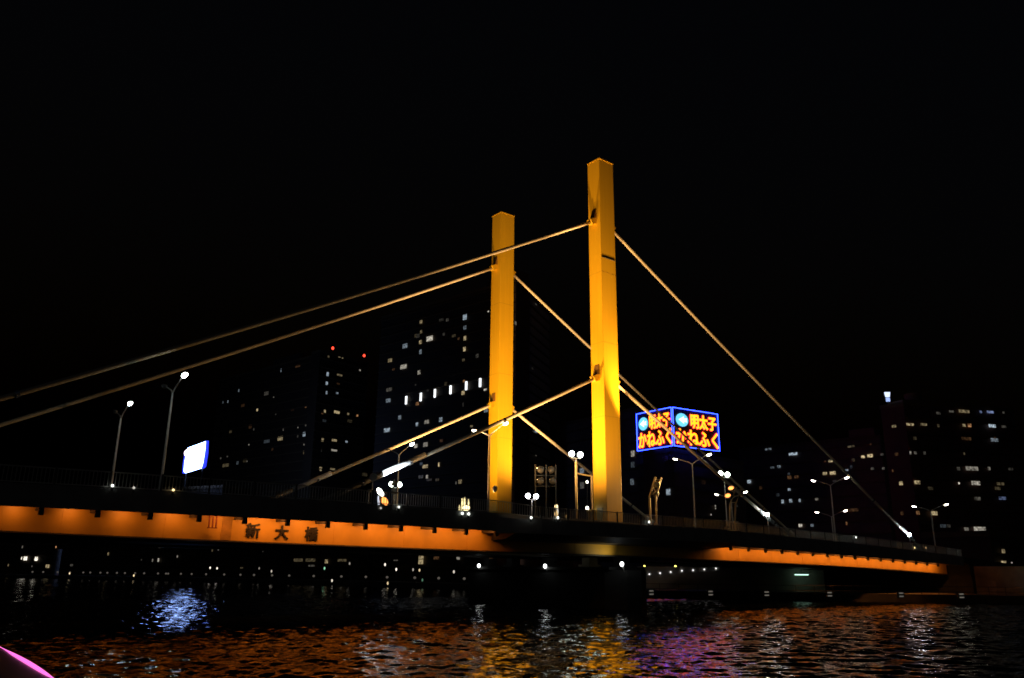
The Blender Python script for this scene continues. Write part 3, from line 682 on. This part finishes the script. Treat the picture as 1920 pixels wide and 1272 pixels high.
for (u, v, d, lb) in ((424, 714, 348, 'red roof beacon at the left end of the dark twin block'), (623, 652, 305, 'red roof beacon on the dark twin block, highest of three'), (682, 666, 315, 'red roof beacon at the right edge of the dark twin block')):
    q = atd(u, v, d)-np.array([0, 0, 0]); q = q-FH*-1.0
    r = empty('roof_beacon', (q[0], q[1], q[2]-1.2), lb, 'beacon', 'red roof beacons'); MB().tube([(q[0], q[1], q[2]-1.9), tuple(q)], .08, 6).build('mast', darkst, r); MB().ell(q, .5, .5, .62).build('lens', redl, r, smooth=True)
# --- middle tower
f2 = Facade(718, 254, 968, 216, 560); f2b = Facade(968, 216, 1030, 246, 520)
b2 = empty('apartment_tower', tuple(f2.b+np.array([0, 0, ZP])), 'tallest dark apartment tower, with six white light strips, behind the far pylon', 'apartment building', 'apartment towers on the far bank')
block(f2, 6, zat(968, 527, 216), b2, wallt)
block(f2b, 3, zat(968, 518, 216), b2, mat('spill_lit_tower_wall', (.28, .24, .2), .8))  # right face coloured paler to stand for spill light from the pylons
MB().obox(f2.a*.1+f2.b*.9-f2.n*3+np.array([0, 0, zat(968, 518, 216)]), f2.t, f2.n, (0, 0, 1), 6, 2.4, 2.2).build('roof_house', wallt, b2)
L2 = [(331,376,16,22,'y',.5),(580,348,24,34,'c',.7),(580,408,18,24,'c',.4),(332,432,12,22,'y',.35),(380,470,40,32,'w',.75),(328,490,18,24,'y',.55),(240,512,30,28,'c',.4),(580,468,16,28,'y',.65),(545,470,14,14,'o',.2),(328,545,14,28,'c',.5),(578,530,16,28,'y',.75),(155,594,26,22,'y',.4),(714,316,8,8,'w',.9),(650,568,18,24,'w',.15),(232,630,40,28,'w',.55),(320,662,18,26,'w',.5),(572,592,16,16,'y',.2),(460,445,14,16,'w',.15),(175,645,16,12,'o',.15),(570,778,20,26,'y',.65),(575,712,14,16,'o',.35),(696,760,20,12,'w',.85),(150,760,36,22,'w',.25),(145,822,30,24,'c',.35),(310,840,20,20,'o',.4),(210,918,18,26,'c',.45),(700,877,26,26,'c',.4),(137,990,38,26,'c',.55),(308,957,16,24,'c',.6),(363,943,30,24,'w',.4),(443,930,20,28,'c',.65),(618,968,16,12,'y',.35),(302,1080,22,24,'w',.7),(356,1072,28,28,'w',.45),(358,1012,10,14,'c',.6),(355,1196,34,22,'y',.6),(433,1185,10,26,'y',.75),(365,1255,14,24,'w',.5),(330,1255,30,20,'w',.15),(447,1050,20,18,'o',.15),(570,845,8,26,'w',.15),(553,1283,22,26,'y',.45),(530,1290,8,20,'w',.25),(300,732,8,10,'w',.15),(370,765,14,12,'w',.08)]
wins(f2, b2, L2, 3.029, 680, 480, .5)
for (x, y) in ((247,820),(330,802),(410,781),(499,761),(588,738),(667,720)):
    p = f2.at(680+x/3.029, 480+y/3.029, .5); MB().obox(p, f2.t, f2.n, (0, 0, 1), .34, .08, 1.25).build('light_strip', emit('strip_white', (.9, .96, 1.0), 2.2), b2)
L2b = [(920,250,14,12,'w',.35),(985,275,10,6,'w',.25),(868,382,12,22,'w',.3),(923,380,6,10,'w',.8),(922,575,6,12,'w',.6),(985,997,16,14,'c',.55),(920,1127,6,8,'w',.45),(985,1135,8,6,'w',.2),(965,640,8,10,'w',.1)]
wins(f2b, b2, L2b, 3.029, 680, 480, .5)
# --- corner block with the neon sign on its roof
f3 = Facade(1195, 186, 1262, 176, 842); f3b = Facade(1262, 176, 1392, 196, 860); f3c = Facade(1040, 215, 1195, 190, 775)
b3 = empty('corner_building', tuple(f3.b+np.array([0, 0, ZP])), 'brown tiled corner block carrying the neon sign, right of the near pylon', 'building')
zr = zat(1262, 842, 176)
block(f3, 5, zr-.9, b3, wallb); block(f3b, 8, zat(1392, 872, 196), b3, wallb); 
b3c = empty('apartment_building', tuple(f3c.b+np.array([0, 0, ZP])), 'dim brown apartment block right behind the near pylon, beside the neon corner block', 'apartment building')
block(f3c, 5, zat(1195, 770, 190), b3c, wallb)
L3c = [(165,595,36,58,'w',.5),(165,690,34,60,'c',.15),(160,835,34,60,'c',.3)]
wins(f3c, b3c, L3c, 4.544, 1150, 720, .5)
wins(f3c, b3c, [(280,390,90,100,'c',.45),(285,640,80,130,'w',.16)], 9.086, 1060, 840, .5)
wins(f3, b3, [(447,925,86,60,'c',.55)], 4.544, 1150, 720, .5)
wins(f3b, b3, [(620,1060,50,50,'c',.15),(870,1050,8,40,'w',.6),(833,1115,6,16,'w',.8),(770,840,40,40,'o',.04),(1050,1040,20,18,'w',.25)], 4.544, 1150, 720, .5)
# dim lettered board under the sign: only its last five characters can be read
bd = f3.at(1228, 862, .5)
text('マンション', 'board_lettering', mat('dim_letter', (.5, .47, .45), .6), 1.55, b3, f3.at(1240, 860, .62), f3.t, f3.n, .02, .03)
MB().obox(f3.at(1229, 861, .46), f3.t, f3.n, (0, 0, 1), 3.6, .08, 1.1).build('name_board', mat('board_brown', (.10, .07, .06), .7), b3)
# neon sign
s1 = Facade(1194.5, 183.5, 1260.5, 175, 806); s2 = Facade(1262.5, 175, 1346.5, 182.5, 806)
zt = zat(1261, 764, 175); zb = zat(1261, 836, 175)
ns = empty('neon_sign', (s1.b[0], s1.b[1], zr), 'two-sided neon sign with blue border and yellow lettering on the corner block', 'neon sign')
bluet = emit('blue_tube', (.016, .04, 1.0), 17); yel = emit('yellow_tube', (1.0, .19, .004), 5.0); redt = emit('red_tube', (1.0, .010, .03), 7.5)
cyan = emit('cyan_disc', (.16, .66, 1.0), 1.3); whit = emit('white_mark', (.9, .97, 1.0), 1.8)
for fc, side in ((s1, 0), (s2, 1)):
    c = (fc.a+fc.b)/2-fc.n*.3; c[2] = (zt+zb)/2; hh = (zt-zb)/2; hw = fc.len/2
    pn = MB().obox(c, fc.t, fc.n, (0, 0, 1), hw, .25, hh).build('panel', signbk, ns)
    def at(a, b, o=.08):     # a, b in -1..1 on the panel
        q = (fc.a+fc.b)/2+fc.t*a*hw+fc.n*o; q[2] = (zt+zb)/2+b*hh; return q
    # left to right in view must follow fc.t
    for (p, q) in (((-1, 1), (1, 1)), ((1, 1), (1, -1)), ((1, -1), (-1, -1)), ((-1, -1), (-1, 1))):
        MB().tube([at(*p), at(*q)], .065, 8).build('border_tube', bluet, pn)
    dx = -.62 if side else -.60; dy = .40; rx = .27*hw if side else .28*hw; rz = .40*hh
    e = at(dx, dy, .12); MB().ell(e, rx, .08, rz*.88, fc.t, fc.n, (0, 0, 1), n=32).build('emblem', cyan, pn, smooth=True)
    mb = MB(); e2 = at(dx, dy, .26)
    k_ = [(-.62, 0), (-.2, .28), (.25, .62), (.22, .22), (.75, .35), (.62, 0), (.75, -.35), (.22, -.22), (.25, -.62), (-.2, -.28)]
    for (a, b) in zip(k_, k_[1:]+k_[:1]):
        mb.quad(e2, e2+fc.t*a[0]*rx*1.0+np.array([0, 0, a[1]*rz*.8]), e2+fc.t*b[0]*rx+np.array([0, 0, b[1]*rz*.8]))
    mb.build('emblem_mark', whit, pn)
    x = fc.t; 
    for body, ca, cb_, size, wid in (('明太子', .33, .42, 3.35, 1.16), ('かねふく', .02, -.48, 3.9, 1.86)):
        for mm, of, oo in ((redt, .12, .06), (yel, .095, .17)):
            t = text(body, 'lettering', mm, size, pn, at(ca, cb_, oo), x, fc.n, 0, .03, fat=of)
            v = np.array([q.co for q in t.data.vertices]); c0 = at(ca, cb_, oo)-WLOC[pn]
            ext = (v-c0)@x; k = wid*hw/(ext.max()-ext.min()) if mm is redt else k
            for q in t.data.vertices:
                e_ = np.array(q.co)-c0; q.co = tuple(np.array(q.co)+x*(e_@x)*(k-1))
for fc in (s1, s2):
    for k in (.1, .5, .9):
        q = fc.a+fc.t*fc.len*k-fc.n*.4; MB().tube([(q[0], q[1], zr-.4), (q[0], q[1], zb+.1)], .12, 6).build('support', darkst, ns)
# --- long block and right tower
f4 = Facade(1385, 212, 1652, 188, 835)
b4 = empty('apartment_building', tuple(f4.b+np.array([0, 0, ZP])), 'long low apartment block with stepped roof, left of the red tiled tower', 'apartment building')
block(f4, 5, zat(1652, 822, 188), b4, wallb)
MB().obox(f4.a*.12+f4.b*.88-f4.n*2.5+np.array([0, 0, zat(1652, 822, 188)+1.2]), f4.t, f4.n, (0, 0, 1), 3, 2, 1.6).build('roof_house', wallb, b4)
L4 = [(290,412,40,12,'c',.3),(425,438,54,16,'c',.85),(348,507,22,16,'c',.45),(312,512,26,12,'c',.2),(740,397,44,12,'y',.3),(804,454,24,18,'y',.85),(842,448,36,20,'y',.85),(845,385,10,14,'o',.15),(628,476,28,14,'y',.7),(598,478,12,12,'o',.25),(597,544,28,18,'y',.7),(640,541,38,20,'y',.75),(405,565,26,20,'o',.25),(443,562,26,16,'o',.25),(187,588,24,20,'c',.85),(404,631,18,14,'c',.7),(716,526,20,10,'c',.5),(855,518,22,16,'w',.25),(368,696,16,22,'c',.65),(412,692,20,22,'c',.65),(460,690,14,20,'c',.6),(553,683,20,14,'w',.35),(740,742,90,20,'o',.15),(465,826,24,20,'w',.7),(528,825,20,16,'c',.35),(715,815,10,20,'o',.45)]
wins(f4, b4, L4, 2.8914, 1340, 700, .5)
f5 = Facade(1694, 156, 1898, 163, 760); f5b = Facade(1650, 160, 1694, 156, 760)
b5 = empty('apartment_tower', tuple(f5.a+np.array([0, 0, ZP])), 'red tiled apartment tower with water tank on the roof, at the right', 'apartment building')
block(f5, 4, zat(1694, 758, 156), b5, wallr); block(f5b, 3, zat(1694, 762, 156), b5, wallr, band=False)
q = atd(1712, 745, 164); MB().tube([(q[0], q[1], zat(1694, 758, 156)+.9), (q[0], q[1], q[2]+.6)], 1.7, 20).build('water_tank', wallb, b5)
L5 = [(1060,278,46,14,'y',.55),(1133,278,40,14,'y',.35),(1284,208,30,12,'w',.2),(1352,207,66,18,'y',.35),(1442,210,16,14,'b',.45),(1494,211,42,14,'b',.55),(1566,213,12,12,'w',.25),(1352,283,20,16,'y',.35),(1382,283,22,20,'o',.65),(1505,286,44,18,'c',.85),(1568,290,30,14,'w',.15),(1365,355,60,18,'o',.15),(1517,362,46,20,'c',.4),(1062,432,12,20,'w',.45),(1088,432,18,16,'w',.2),(1138,433,16,18,'w',.2),(1353,436,10,16,'y',.25),(1395,517,76,24,'w',.45),(1322,518,20,20,'w',.15),(1488,517,16,20,'w',.45),(1605,520,30,14,'w',.1),(1098,592,38,22,'y',.55),(1324,597,10,12,'w',.95),(1416,596,54,24,'w',.65),(1550,600,46,16,'y',.2),(1425,680,40,20,'w',.25),(1560,678,44,18,'b',.4),(1102,757,22,22,'o',.35),(1190,759,40,24,'y',.7),(1365,845,28,20,'w',.3),(1438,845,74,26,'w',.65),(1450,930,78,28,'y',.65),(1190,880,20,40,'o',.15)]
wins(f5, b5, L5, 2.8914, 1340, 700, .5)
wins(f5b, b5, [(972,288,28,16,'y',.4),(915,517,18,14,'w',.3),(965,530,8,18,'o',.3),(908,440,24,14,'w',.15),(985,440,24,20,'o',.15),(1010,597,24,24,'y',.6),(1015,760,20,20,'o',.2)], 2.8914, 1340, 700, .1)
q = atd(1664.5, 746, 158); zr5 = zat(1694, 762, 156)+.9
r = empty('rooftop_sign', (q[0], q[1], zr5), 'small bluish white lit sign standing on the corner of the red tiled tower', 'sign')
up_ = np.array([0, 0, 1.0]); sgm = emit('rooftop_glow', (.62, .72, 1.0), 1.5)
mb = MB(); w0, w1, hh_ = .36, .52, .42; c = q+up_*.15
mb.hexa([c-RT*w0-FH*.2, c+RT*w0-FH*.2, c+RT*w0+FH*.2, c-RT*w0+FH*.2, c-RT*w1-FH*.2+up_*.95, c+RT*w1-FH*.2+up_*.95, c+RT*w1+FH*.2+up_*.95, c-RT*w1+FH*.2+up_*.95]); mb.build('upper_panel', sgm, r)
c = q+up_*-.75; MB().obox(c+up_*.35, RT, FH, up_, .34, .18, .38).build('lower_panel', emit('rooftop_glow_dim', (.4, .55, 1.0), 1.0), r); MB().tube([(q[0], q[1], zr5), tuple(c)], .1, 6).build('support', darkst, r)
# --- low block at the right edge
f6 = Facade(1858, 138, 1990, 150, 1020)
b6 = empty('low_building', tuple(f6.a+np.array([0, 0, ZP])), 'low dark building at the right edge behind the flood wall', 'building')
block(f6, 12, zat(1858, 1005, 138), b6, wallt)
wins(f6, b6, [(1565,965,20,24,'y',.4),(1560,1027,14,20,'y',.7),(1574,1027,14,20,'y',.7),(1611,1028,8,8,'w',.55)], 2.8914, 1340, 700, .5)
# --- left lit billboard and the block below it
f7 = Facade(290, 262, 420, 250, 895)
b7 = empty('low_building', tuple(f7.a+np.array([0, 0, ZP])), 'low dark block under the bright white billboard at the left', 'building')
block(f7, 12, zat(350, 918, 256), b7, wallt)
s7 = Facade(345, 258, 386.5, 246, 858)
bb = empty('billboard', (s7.a[0], s7.a[1], zat(345, 890, 258)-1), 'bright white lit billboard with blue edges above the left span railing', 'billboard')
ws = emit('billboard_white', (.30, .46, 1.0), 11.5); bl = emit('billboard_blue', (.03, .05, 1.0), 1.3)
cn = [(352.5, 840), (385.5, 828), (384, 846), (380.5, 868), (377.5, 877.5), (346.5, 887), (344.5, 884), (346, 866), (348.5, 855), (347, 849)]
def panel(pts, off, th, name, m):
    mb = MB(); n = len(pts); fr = [s7.at(u, v, off) for u, v in pts]; bk_ = [s7.at(u, v, off)-s7.n*th for u, v in pts]
    mb.v += [tuple(p) for p in fr]+[tuple(p) for p in bk_]; mb.f.append(tuple(range(n))); mb.f.append(tuple(range(2*n-1, n-1, -1)))
    for k in range(n): mb.f.append((k, (k+1) % n, n+(k+1) % n, n+k))
    return mb.build(name, m, bb)
panel(cn, .25, .4, 'face', ws)
panel([(385.5, 827), (389, 826.5), (388, 850), (384, 875), (380, 878.5), (377.5, 877.5), (380.5, 868), (384, 846)], .2, .4, 'edge', bl)
panel([(345.5, 853), (348.5, 855), (346, 866), (344.5, 884), (346.5, 887.5), (342, 888), (342.5, 872)], .2, .4, 'edge', bl)
panel([(346.5, 846), (351, 842.5), (353, 841), (349, 853), (346, 855), (345, 850)], .3, .4, 'corner_mark', emit('billboard_pink', (1.0, .72, 1.0), 3))
gm = mat('grey_mark', (.06, .08, .09), .6)
for pts in ([(364.2, 852.5), (365.6, 852), (365.8, 854.8), (364.3, 855.2)], [(371, 851), (371.8, 850.6), (373.3, 855), (372.3, 855.4)], [(373.3, 849.2), (374.4, 849), (374.2, 851), (373.2, 851.3)], [(358.8, 859.5), (359.9, 859.2), (359.9, 863.3), (358.9, 863.6)]): panel(pts, .28, .05, 'mark', gm)
for u in (350, 380):
    q = s7.at(u, 880, -.5); MB().tube([(q[0], q[1], zat(350, 918, 256)), tuple(q)], .2, 8).build('support', darkst, bb)
# ------------------------------------------------------------------ far bank under the left span
def low(u1, d1, u2, d2, vtop, depth, label, lst, m=wallt):
    fc = Facade(u1, d1, u2, d2); r = empty('riverside_building', tuple(fc.a+np.array([0, 0, ZP])), label, 'building', 'low buildings along the far bank')
    block(fc, depth, zat((u1+u2)/2, vtop, (d1+d2)/2), r, m, floors=3.2)
    for (u, v, w, h, c, b) in lst: window(fc, u, v, w, h, c, b, r, .5)
    return r
low(-60, 285, 125, 275, 985, 10, 'low building at the far left under the girder, with two bright white windows', [(40.5,1047,1.8,5,'w',1.2),(47.5,1047.5,6.5,7,'w',1.6),(68,1048,6,7,'w',1.6),(42,1026,1.8,5,'w',.45),(89,1062,7,6,'y',.65),(15.5,1060,1.8,4,'y',.4),(60,1062,1.8,3,'w',.3)])
low(132, 270, 268, 255, 1000, 10, 'low dark building left of the blue water reflection', [(134,1060,5,3.5,'w',.25),(203,1039,2.4,5,'y',.6),(265,1050,2,3,'w',.2)])
low(272, 254, 480, 226, 980, 10, 'low dark building above the blue water reflection', [(286,1051,2,5,'w',.4),(297,1050.5,3,6,'w',.85),(332.5,1043.5,2.2,4.5,'w',.45),(398,1032,2.5,6,'y',.25),(409.5,1030.5,1.8,3.5,'w',.35),(453,1065,5,2.5,'y',.25),(300,1026,6,4,'w',.1)])
low(488, 222, 690, 198, 1005, 10, 'low riverside building with pale ceiling-lit windows under the lettering', [(559,1050.5,17,5.5,'y',.22),(582,1050.5,18,5.5,'y',.22),(584,1061,12,3,'w',.22),(612,1053,5.5,7,'y',.65),(641,1051,17,4.5,'y',.2),(493,1034,2,3,'w',.12)])
low(698, 196, 892, 168, 1010, 10, 'low riverside building with a gridded yellow window, left of the pier', [(789.5,1045,9.5,6,'y',.65),(789,1053.5,9,9,'y',.6),(818,1046.5,10,5,'o',.2),(859,1046.5,6,6,'w',.5),(742,1051,8,1.6,'w',.2)])
rb = low(900, 166, 1075, 150, 1030, 8, 'low building behind the pier with one striped lit window', [(959,1056,7,17,'w',.6),(966,1056,2,15,'o',.4),(972,1056,7,17,'w',.65),(928,1046,22,2,'o',.35)], wallr)
# small riverside lamps, and the row of bollard lights on the promenade edge
RL = [(105,1026,255,'o',.9,'orange lamp on the grey column at the far left bank'),(130.5,1075.5,246,'y',1.3,'warm lamp low on the bank, left of the blue reflection'),(251,1079.5,236,'y',1.5,'warm lamp at the left top corner of the blue reflection'),(394,1065,222,'w',1.5,'left one of two bright white lamps right of the blue reflection'),(407,1066,221,'w',1.5,'right one of two bright white lamps right of the blue reflection'),
      (509,1071.5,203,'w',.9,'white lamp low on the bank under the girder lettering'),(608.5,1066,190,'g',1.0,'small green lamp below the lit riverside window'),(622.5,1089,184,'w',1.1,'small white lamp near the water, right of the green one'),(655.5,1057,188,'w',.6,'dim white lamp right of the pale riverside windows'),(486,1066,215,'w',.5,'dim white lamp left of the lamp under the lettering'),
      (722,1059,183,'w',1.5,'white lamp higher left of the gridded yellow window'),(743,1068,180,'w',1.5,'white lamp lower left of the gridded yellow window'),(774.5,1068.5,176,'w',.7,'small white lamp just left below the gridded yellow window'),(786.5,1069.5,174,'y',1.0,'yellow lamp right below the gridded yellow window'),(851,1072.5,163,'w',1.0,'pale lamp cluster left of the pier, below a small lit window'),(727,1094,170,'y',1.0,'slanted yellow lamp among the bollard lights'),(792,1088,172,'g',.4,'dim greenish lamp below the gridded yellow window')]
for (u, v, d, c, b, lb) in RL:
    q = atd(u, v, d); r = empty('riverside_lamp', (q[0], q[1], ZP), lb, 'lamp', 'small lamps along the far bank')
    MB().tube([(q[0], q[1], ZP), (q[0], q[1], q[2])], .06, 6).build('pole', darkst, r)
    MB().ell(q, .14 if b < 1 else .17, .17, .3).build('lens', emit('bank_lamp_%s_%d' % (c, int(b*10)), WC[c], .8*b**1.6), r, smooth=True)
q = atd(107, 1060, 256); c2 = atd(109, 1030, 256)
MBc = MB().tube([(q[0], q[1], ZP), (q[0], q[1], c2[2])], .75, 14).build('column', conc); tag(MBc, 'grey round column under the orange lamp at the far left bank', 'column')
bl_u = [60,80,107,130,155,168,187,200,218,233,252,269,295,310,314,338,358,385,419,449.5,475,509,541,587,639,685,725,777,822,870]
blm = emit('bollard_glow', (1.0, .88, .72), .09); proto = None
for k, u in enumerate(bl_u):
    v = float(np.interp(u, [60, 187, 253, 419, 509, 587, 725, 870], [1078, 1082.5, 1084, 1090, 1093, 1096, 1098.5, 1101])); d = float(np.interp(u, [0, 150, 300, 600, 870], [251, 245.5, 228.5, 185, 154]))
    q = atd(u, v, d); n = len(bl_u)-k
    o_ = ['th', 'st', 'nd', 'rd'][n % 10] if n % 10 < 4 and not 10 < n < 14 else 'th'
    lb = 'small promenade bollard light at the far water edge, %d%s from the pier' % (n, o_)
    loc = np.array([q[0], q[1], ZP])
    if proto is None:
        r = empty('bollard_light', tuple(loc), lb, 'bollard light', 'row of bollard lights along the far promenade')
        c1 = MB().tube([loc, loc+np.array([0, 0, .75])], .10, 8).build('post', concd, r); c2_ = MB().ell(loc+np.array([0, 0, .95]), .26, .26, .24, n=10, m=6).build('lens', blm, r, smooth=True)
        proto = (r, c1, c2_)
    else:
        r = proto[0].copy(); COL.objects.link(r); r.location = tuple(loc); r['label'] = lb
        for c_ in proto[1:]:
            cc = c_.copy(); COL.objects.link(cc); cc.parent = r
# ------------------------------------------------------------------ right bank
fw_ = Facade(1195, 122, 1545, 116)
r = empty('flood_wall', tuple(fw_.a+np.array([0, 0, ZP])), 'pale concrete flood wall with a grey door, under the right span', 'wall')
zt_ = zat(1400, 1064, 118)
MB().prism([fw_.a[:2], fw_.b[:2], (fw_.b-fw_.n*.6)[:2], (fw_.a-fw_.n*.6)[:2]], ZP, zt_).build('wall', mat('pale_concrete', (.5, .45, .38), .85, 0, .2, .5, .2), r)
p = fw_.at(1414, 1098, .03); MB().obox(p+np.array([0, 0, -.15]), fw_.t, fw_.n, (0, 0, 1), .55, .04, 1.0).build('door', doorm, r)
fw2 = Facade(1828, 112, 1990, 104)
r2_ = empty('flood_wall', tuple(fw2.a+np.array([0, 0, ZP])), 'brownish concrete flood wall with a door at the right edge', 'wall')
MB().prism([fw2.a[:2], fw2.b[:2], (fw2.b-fw2.n*.6)[:2], (fw2.a-fw2.n*.6)[:2]], ZP, zat(1870, 1062, 109)).build('wall', conc, r2_)
p = fw2.at(1861, 1104, .03); MB().obox(p, fw2.t, fw2.n, (0, 0, 1), .5, .04, 1.0).build('door', doorm, r2_)
# promenade fence
fn = MB(); PR = [atz(u, v, ZP)+FH*1.2 for u, v in ((1205, 1112), (1500, 1116), (1640, 1117), (1930, 1119))]
hr = empty('promenade_fence', tuple(PR[0]), 'low dark handrail along the right-bank promenade', 'fence')
for h in (.45, 1.0): MB().tube([p+np.array([0, 0, h]) for p in PR], .03, 6).build('rail', darkst, hr)
for a, b in zip(PR, PR[1:]):
    n = int(np.linalg.norm(b-a)/2)
    for k in range(n):
        p = a+(b-a)*k/n; MB().tube([p, p+np.array([0, 0, 1.0])], .035, 6).build('post', darkst, hr)
# box lanterns on the promenade edge
lan = emit('lantern_glow', (1.0, .9, .75), .15)
for k, (u, v) in enumerate(((1221, 1111), (1332, 1112), (1437, 1113), (1555, 1114), (1689, 1115), (1802, 1117))):
    q = atz(u, v+7, ZP); c = np.array([q[0], q[1], ZP])
    r = empty('edge_lantern', tuple(c), ['first', 'second', 'third', 'fourth', 'fifth', 'sixth'][k]+' low two-slot lantern on the right promenade edge, counted from the pier', 'lantern', 'box lanterns on the right promenade')
    MB().obox(c+np.array([0, 0, .32]), RT, FH, (0, 0, 1), .30, .18, .32).build('body', darkst, r)
    for h in (.18, .48): MB().obox(c+np.array([0, 0, h])-FH*.2, RT, FH, (0, 0, 1), .2, .03, .045).build('lit_slot', lan, r)
# little lamps along the wall top, two yellow ones, one fluorescent
for k, (u, v) in enumerate(((1217.5, 1077), (1237.5, 1075), (1257.5, 1073), (1278.5, 1070.5), (1299.5, 1069.5), (1320.5, 1068), (1342.5, 1066))):
    q = fw_.at(u, v, .12)
    r = empty('wall_light', tuple(q), ['first', 'second', 'third', 'fourth', 'fifth', 'sixth', 'seventh'][k]+' tiny white light in the row on the flood wall, counted from pier', 'wall light', 'row of tiny white lights on the flood wall')
    MB().ell(q, .11, .1, .11, n=8, m=6).build('lens', emit('tiny_white', (1, .97, .95), 1.6), r); MB().obox(q-fw_.n*.09, fw_.t, fw_.n, (0, 0, 1), .12, .04, .12).build('back_plate', conc, r)
mb = MB(); a_, b_ = fw_.at(1212, 1076, .02), fw_.at(1350, 1067, .02); mb.obox((a_+b_)/2, (b_-a_)/np.linalg.norm(b_-a_), fw_.n, (0, 0, 1), np.linalg.norm(b_-a_)/2, .03, .30)
o = mb.build('ramp_band', mat('pale_band', (.5, .48, .46), .7)); tag(o, 'pale sloping band carrying tiny white lights on the flood wall', 'ramp')
for u, v, lb in ((1208.5, 1063.5, 'yellow lamp at the right top corner of the pier'), (1266.5, 1063.5, 'yellow lamp above the row of tiny white wall lights')):
    q = fw_.at(u, v, -1.5); r = empty('yellow_lamp', (q[0], q[1], ZP), lb, 'lamp'); MB().tube([(q[0], q[1], ZP), tuple(q)], .05, 6).build('pole', darkst, r); MB().ell(q, .16, .16, .26).build('lens', emit('yellow_lens', (1.0, .85, .15), 4), r, smooth=True)
q = fw_.at(1503, 1078, 1.5); r = empty('tube_light', tuple(q), 'greenish fluorescent tube light under the right span', 'light'); e_ = np.array([0, 0, .0])
MB().tube([q-fw_.t*.9, q+fw_.t*.9], .06, 8).build('tube', emit('green_tube', (.55, 1.0, .75), 2.2), r); MB().obox(q+np.array([0, 0, .14]), fw_.t, fw_.n, (0, 0, 1), 1.0, .12, .05).build('housing', darkst, r)
MB().tube([q+np.array([0, 0, .18]), (q[0], q[1], 4.3)], .03, 6).build('hanger', darkst, r)
# ------------------------------------------------------------------ boat in the near left corner
def boat():
    g = []
    A, Bq, C_ = atz(-6, 1213, 1.1), atz(50, 1245.5, 1.1), atz(112, 1285, 1.1)
    r = empty('boat', (A[0]*.5+C_[0]*.5, A[1]*.5+C_[1]*.5, 0), 'dark boat at the near left corner with a glowing pink strip along its gunwale', 'boat')
    n = 14; P = []
    for k in range(n+1):
        t = k/n*1.0; P.append((1-t)**2*A+2*t*(1-t)*(2*Bq-.5*A-.5*C_)+t*t*C_)
    inn = -RT*4.5-FH*.5
    up_ = np.array([0, 0, 1.0]); mb = MB(); i = len(mb.v)
    for p in P:
        mb.v += [tuple(p-up_*1.4+RT*-.5), tuple(p), tuple(p+np.array([inn[0], inn[1], 0])*.2+up_*.02), tuple(p+np.array([inn[0], inn[1], 0])), tuple(p+np.array([inn[0], inn[1], 0])-up_*1.4)]
    for k in range(n):
        for j in range(5):
            a = i+k*5; mb.f.append((a+j, a+(j+1) % 5, a+5+(j+1) % 5, a+5+j))
    mb.f.append(tuple(range(i, i+5))); mb.f.append(tuple(range(i+n*5, i+n*5+5)))
    mb.build('hull', hullm, r)
    rr = [.008+.036*math.sin(math.pi*min(1, max(0, (k-1.6)/(n-3.2))))**.8 for k in range(n+1)]
    MB().tube([p+up_*.02+RT*.03 for p in P], rr, 8).build('light_strip', emit('pink_strip', (1.0, .16, .62), 1.5), r, smooth=True)
boat()

# black housings made up as sources for the added platform spots
for k, (x, lb) in enumerate(((10.4, 'added black floodlight housing at the right end of the platform, turned to the near pylon'), (-10.5, 'added black floodlight housing at the left end of the platform, turned to the near pylon'))):
    r = empty('added_platform_floodlight', (x, -5.35, 7.12), lb, 'floodlight', 'added black floodlights on the pier platform')
    MB().box(x-.2, x+.2, -5.5, -5.2, 7.12, 7.16).box(x-.04, x+.04, -5.4, -5.3, 7.16, 7.4).build('stand', darkst, r)
    d = np.array([-np.sign(x)*.5, .25, .83]); d /= np.linalg.norm(d); e1 = np.cross(d, [0, 0, 1]); e1 /= np.linalg.norm(e1)
    MB().obox((x, -5.55, 7.42), e1, np.cross(e1, d), d, .22, .16, .10).build('lamp_head', darkst, r)
    MB().obox(np.array([x, -5.55, 7.42])+d*.11, e1, np.cross(e1, d), d, .19, .13, .008).build('lens', mat('lens_glass', (.3, .25, .15), .2), r)
# faint windows on the dark facades: dim rooms
rd_ = random.Random(11)
for fc, b_, (u0, u1), (v0, v1), n_ in ((f1, b1, (430, 585), (720, 900), 5), (f1b, b1, (606, 684), (690, 890), 3), (f2, b2, (735, 915), (600, 900), 9), (f4, b4, (1400, 1640), (850, 980), 6), (f5, b5, (1705, 1880), (775, 1010), 8)):
    for k in range(n_):
        window(fc, rd_.uniform(u0, u1), v0+round(rd_.uniform(0, 1)*10)/10*(v1-v0), rd_.uniform(4, 11), rd_.uniform(4, 7), rd_.choice('wyyoc'), rd_.choice((.1, .1, .15)), b_, .5 if b_ is not b1 else .06)
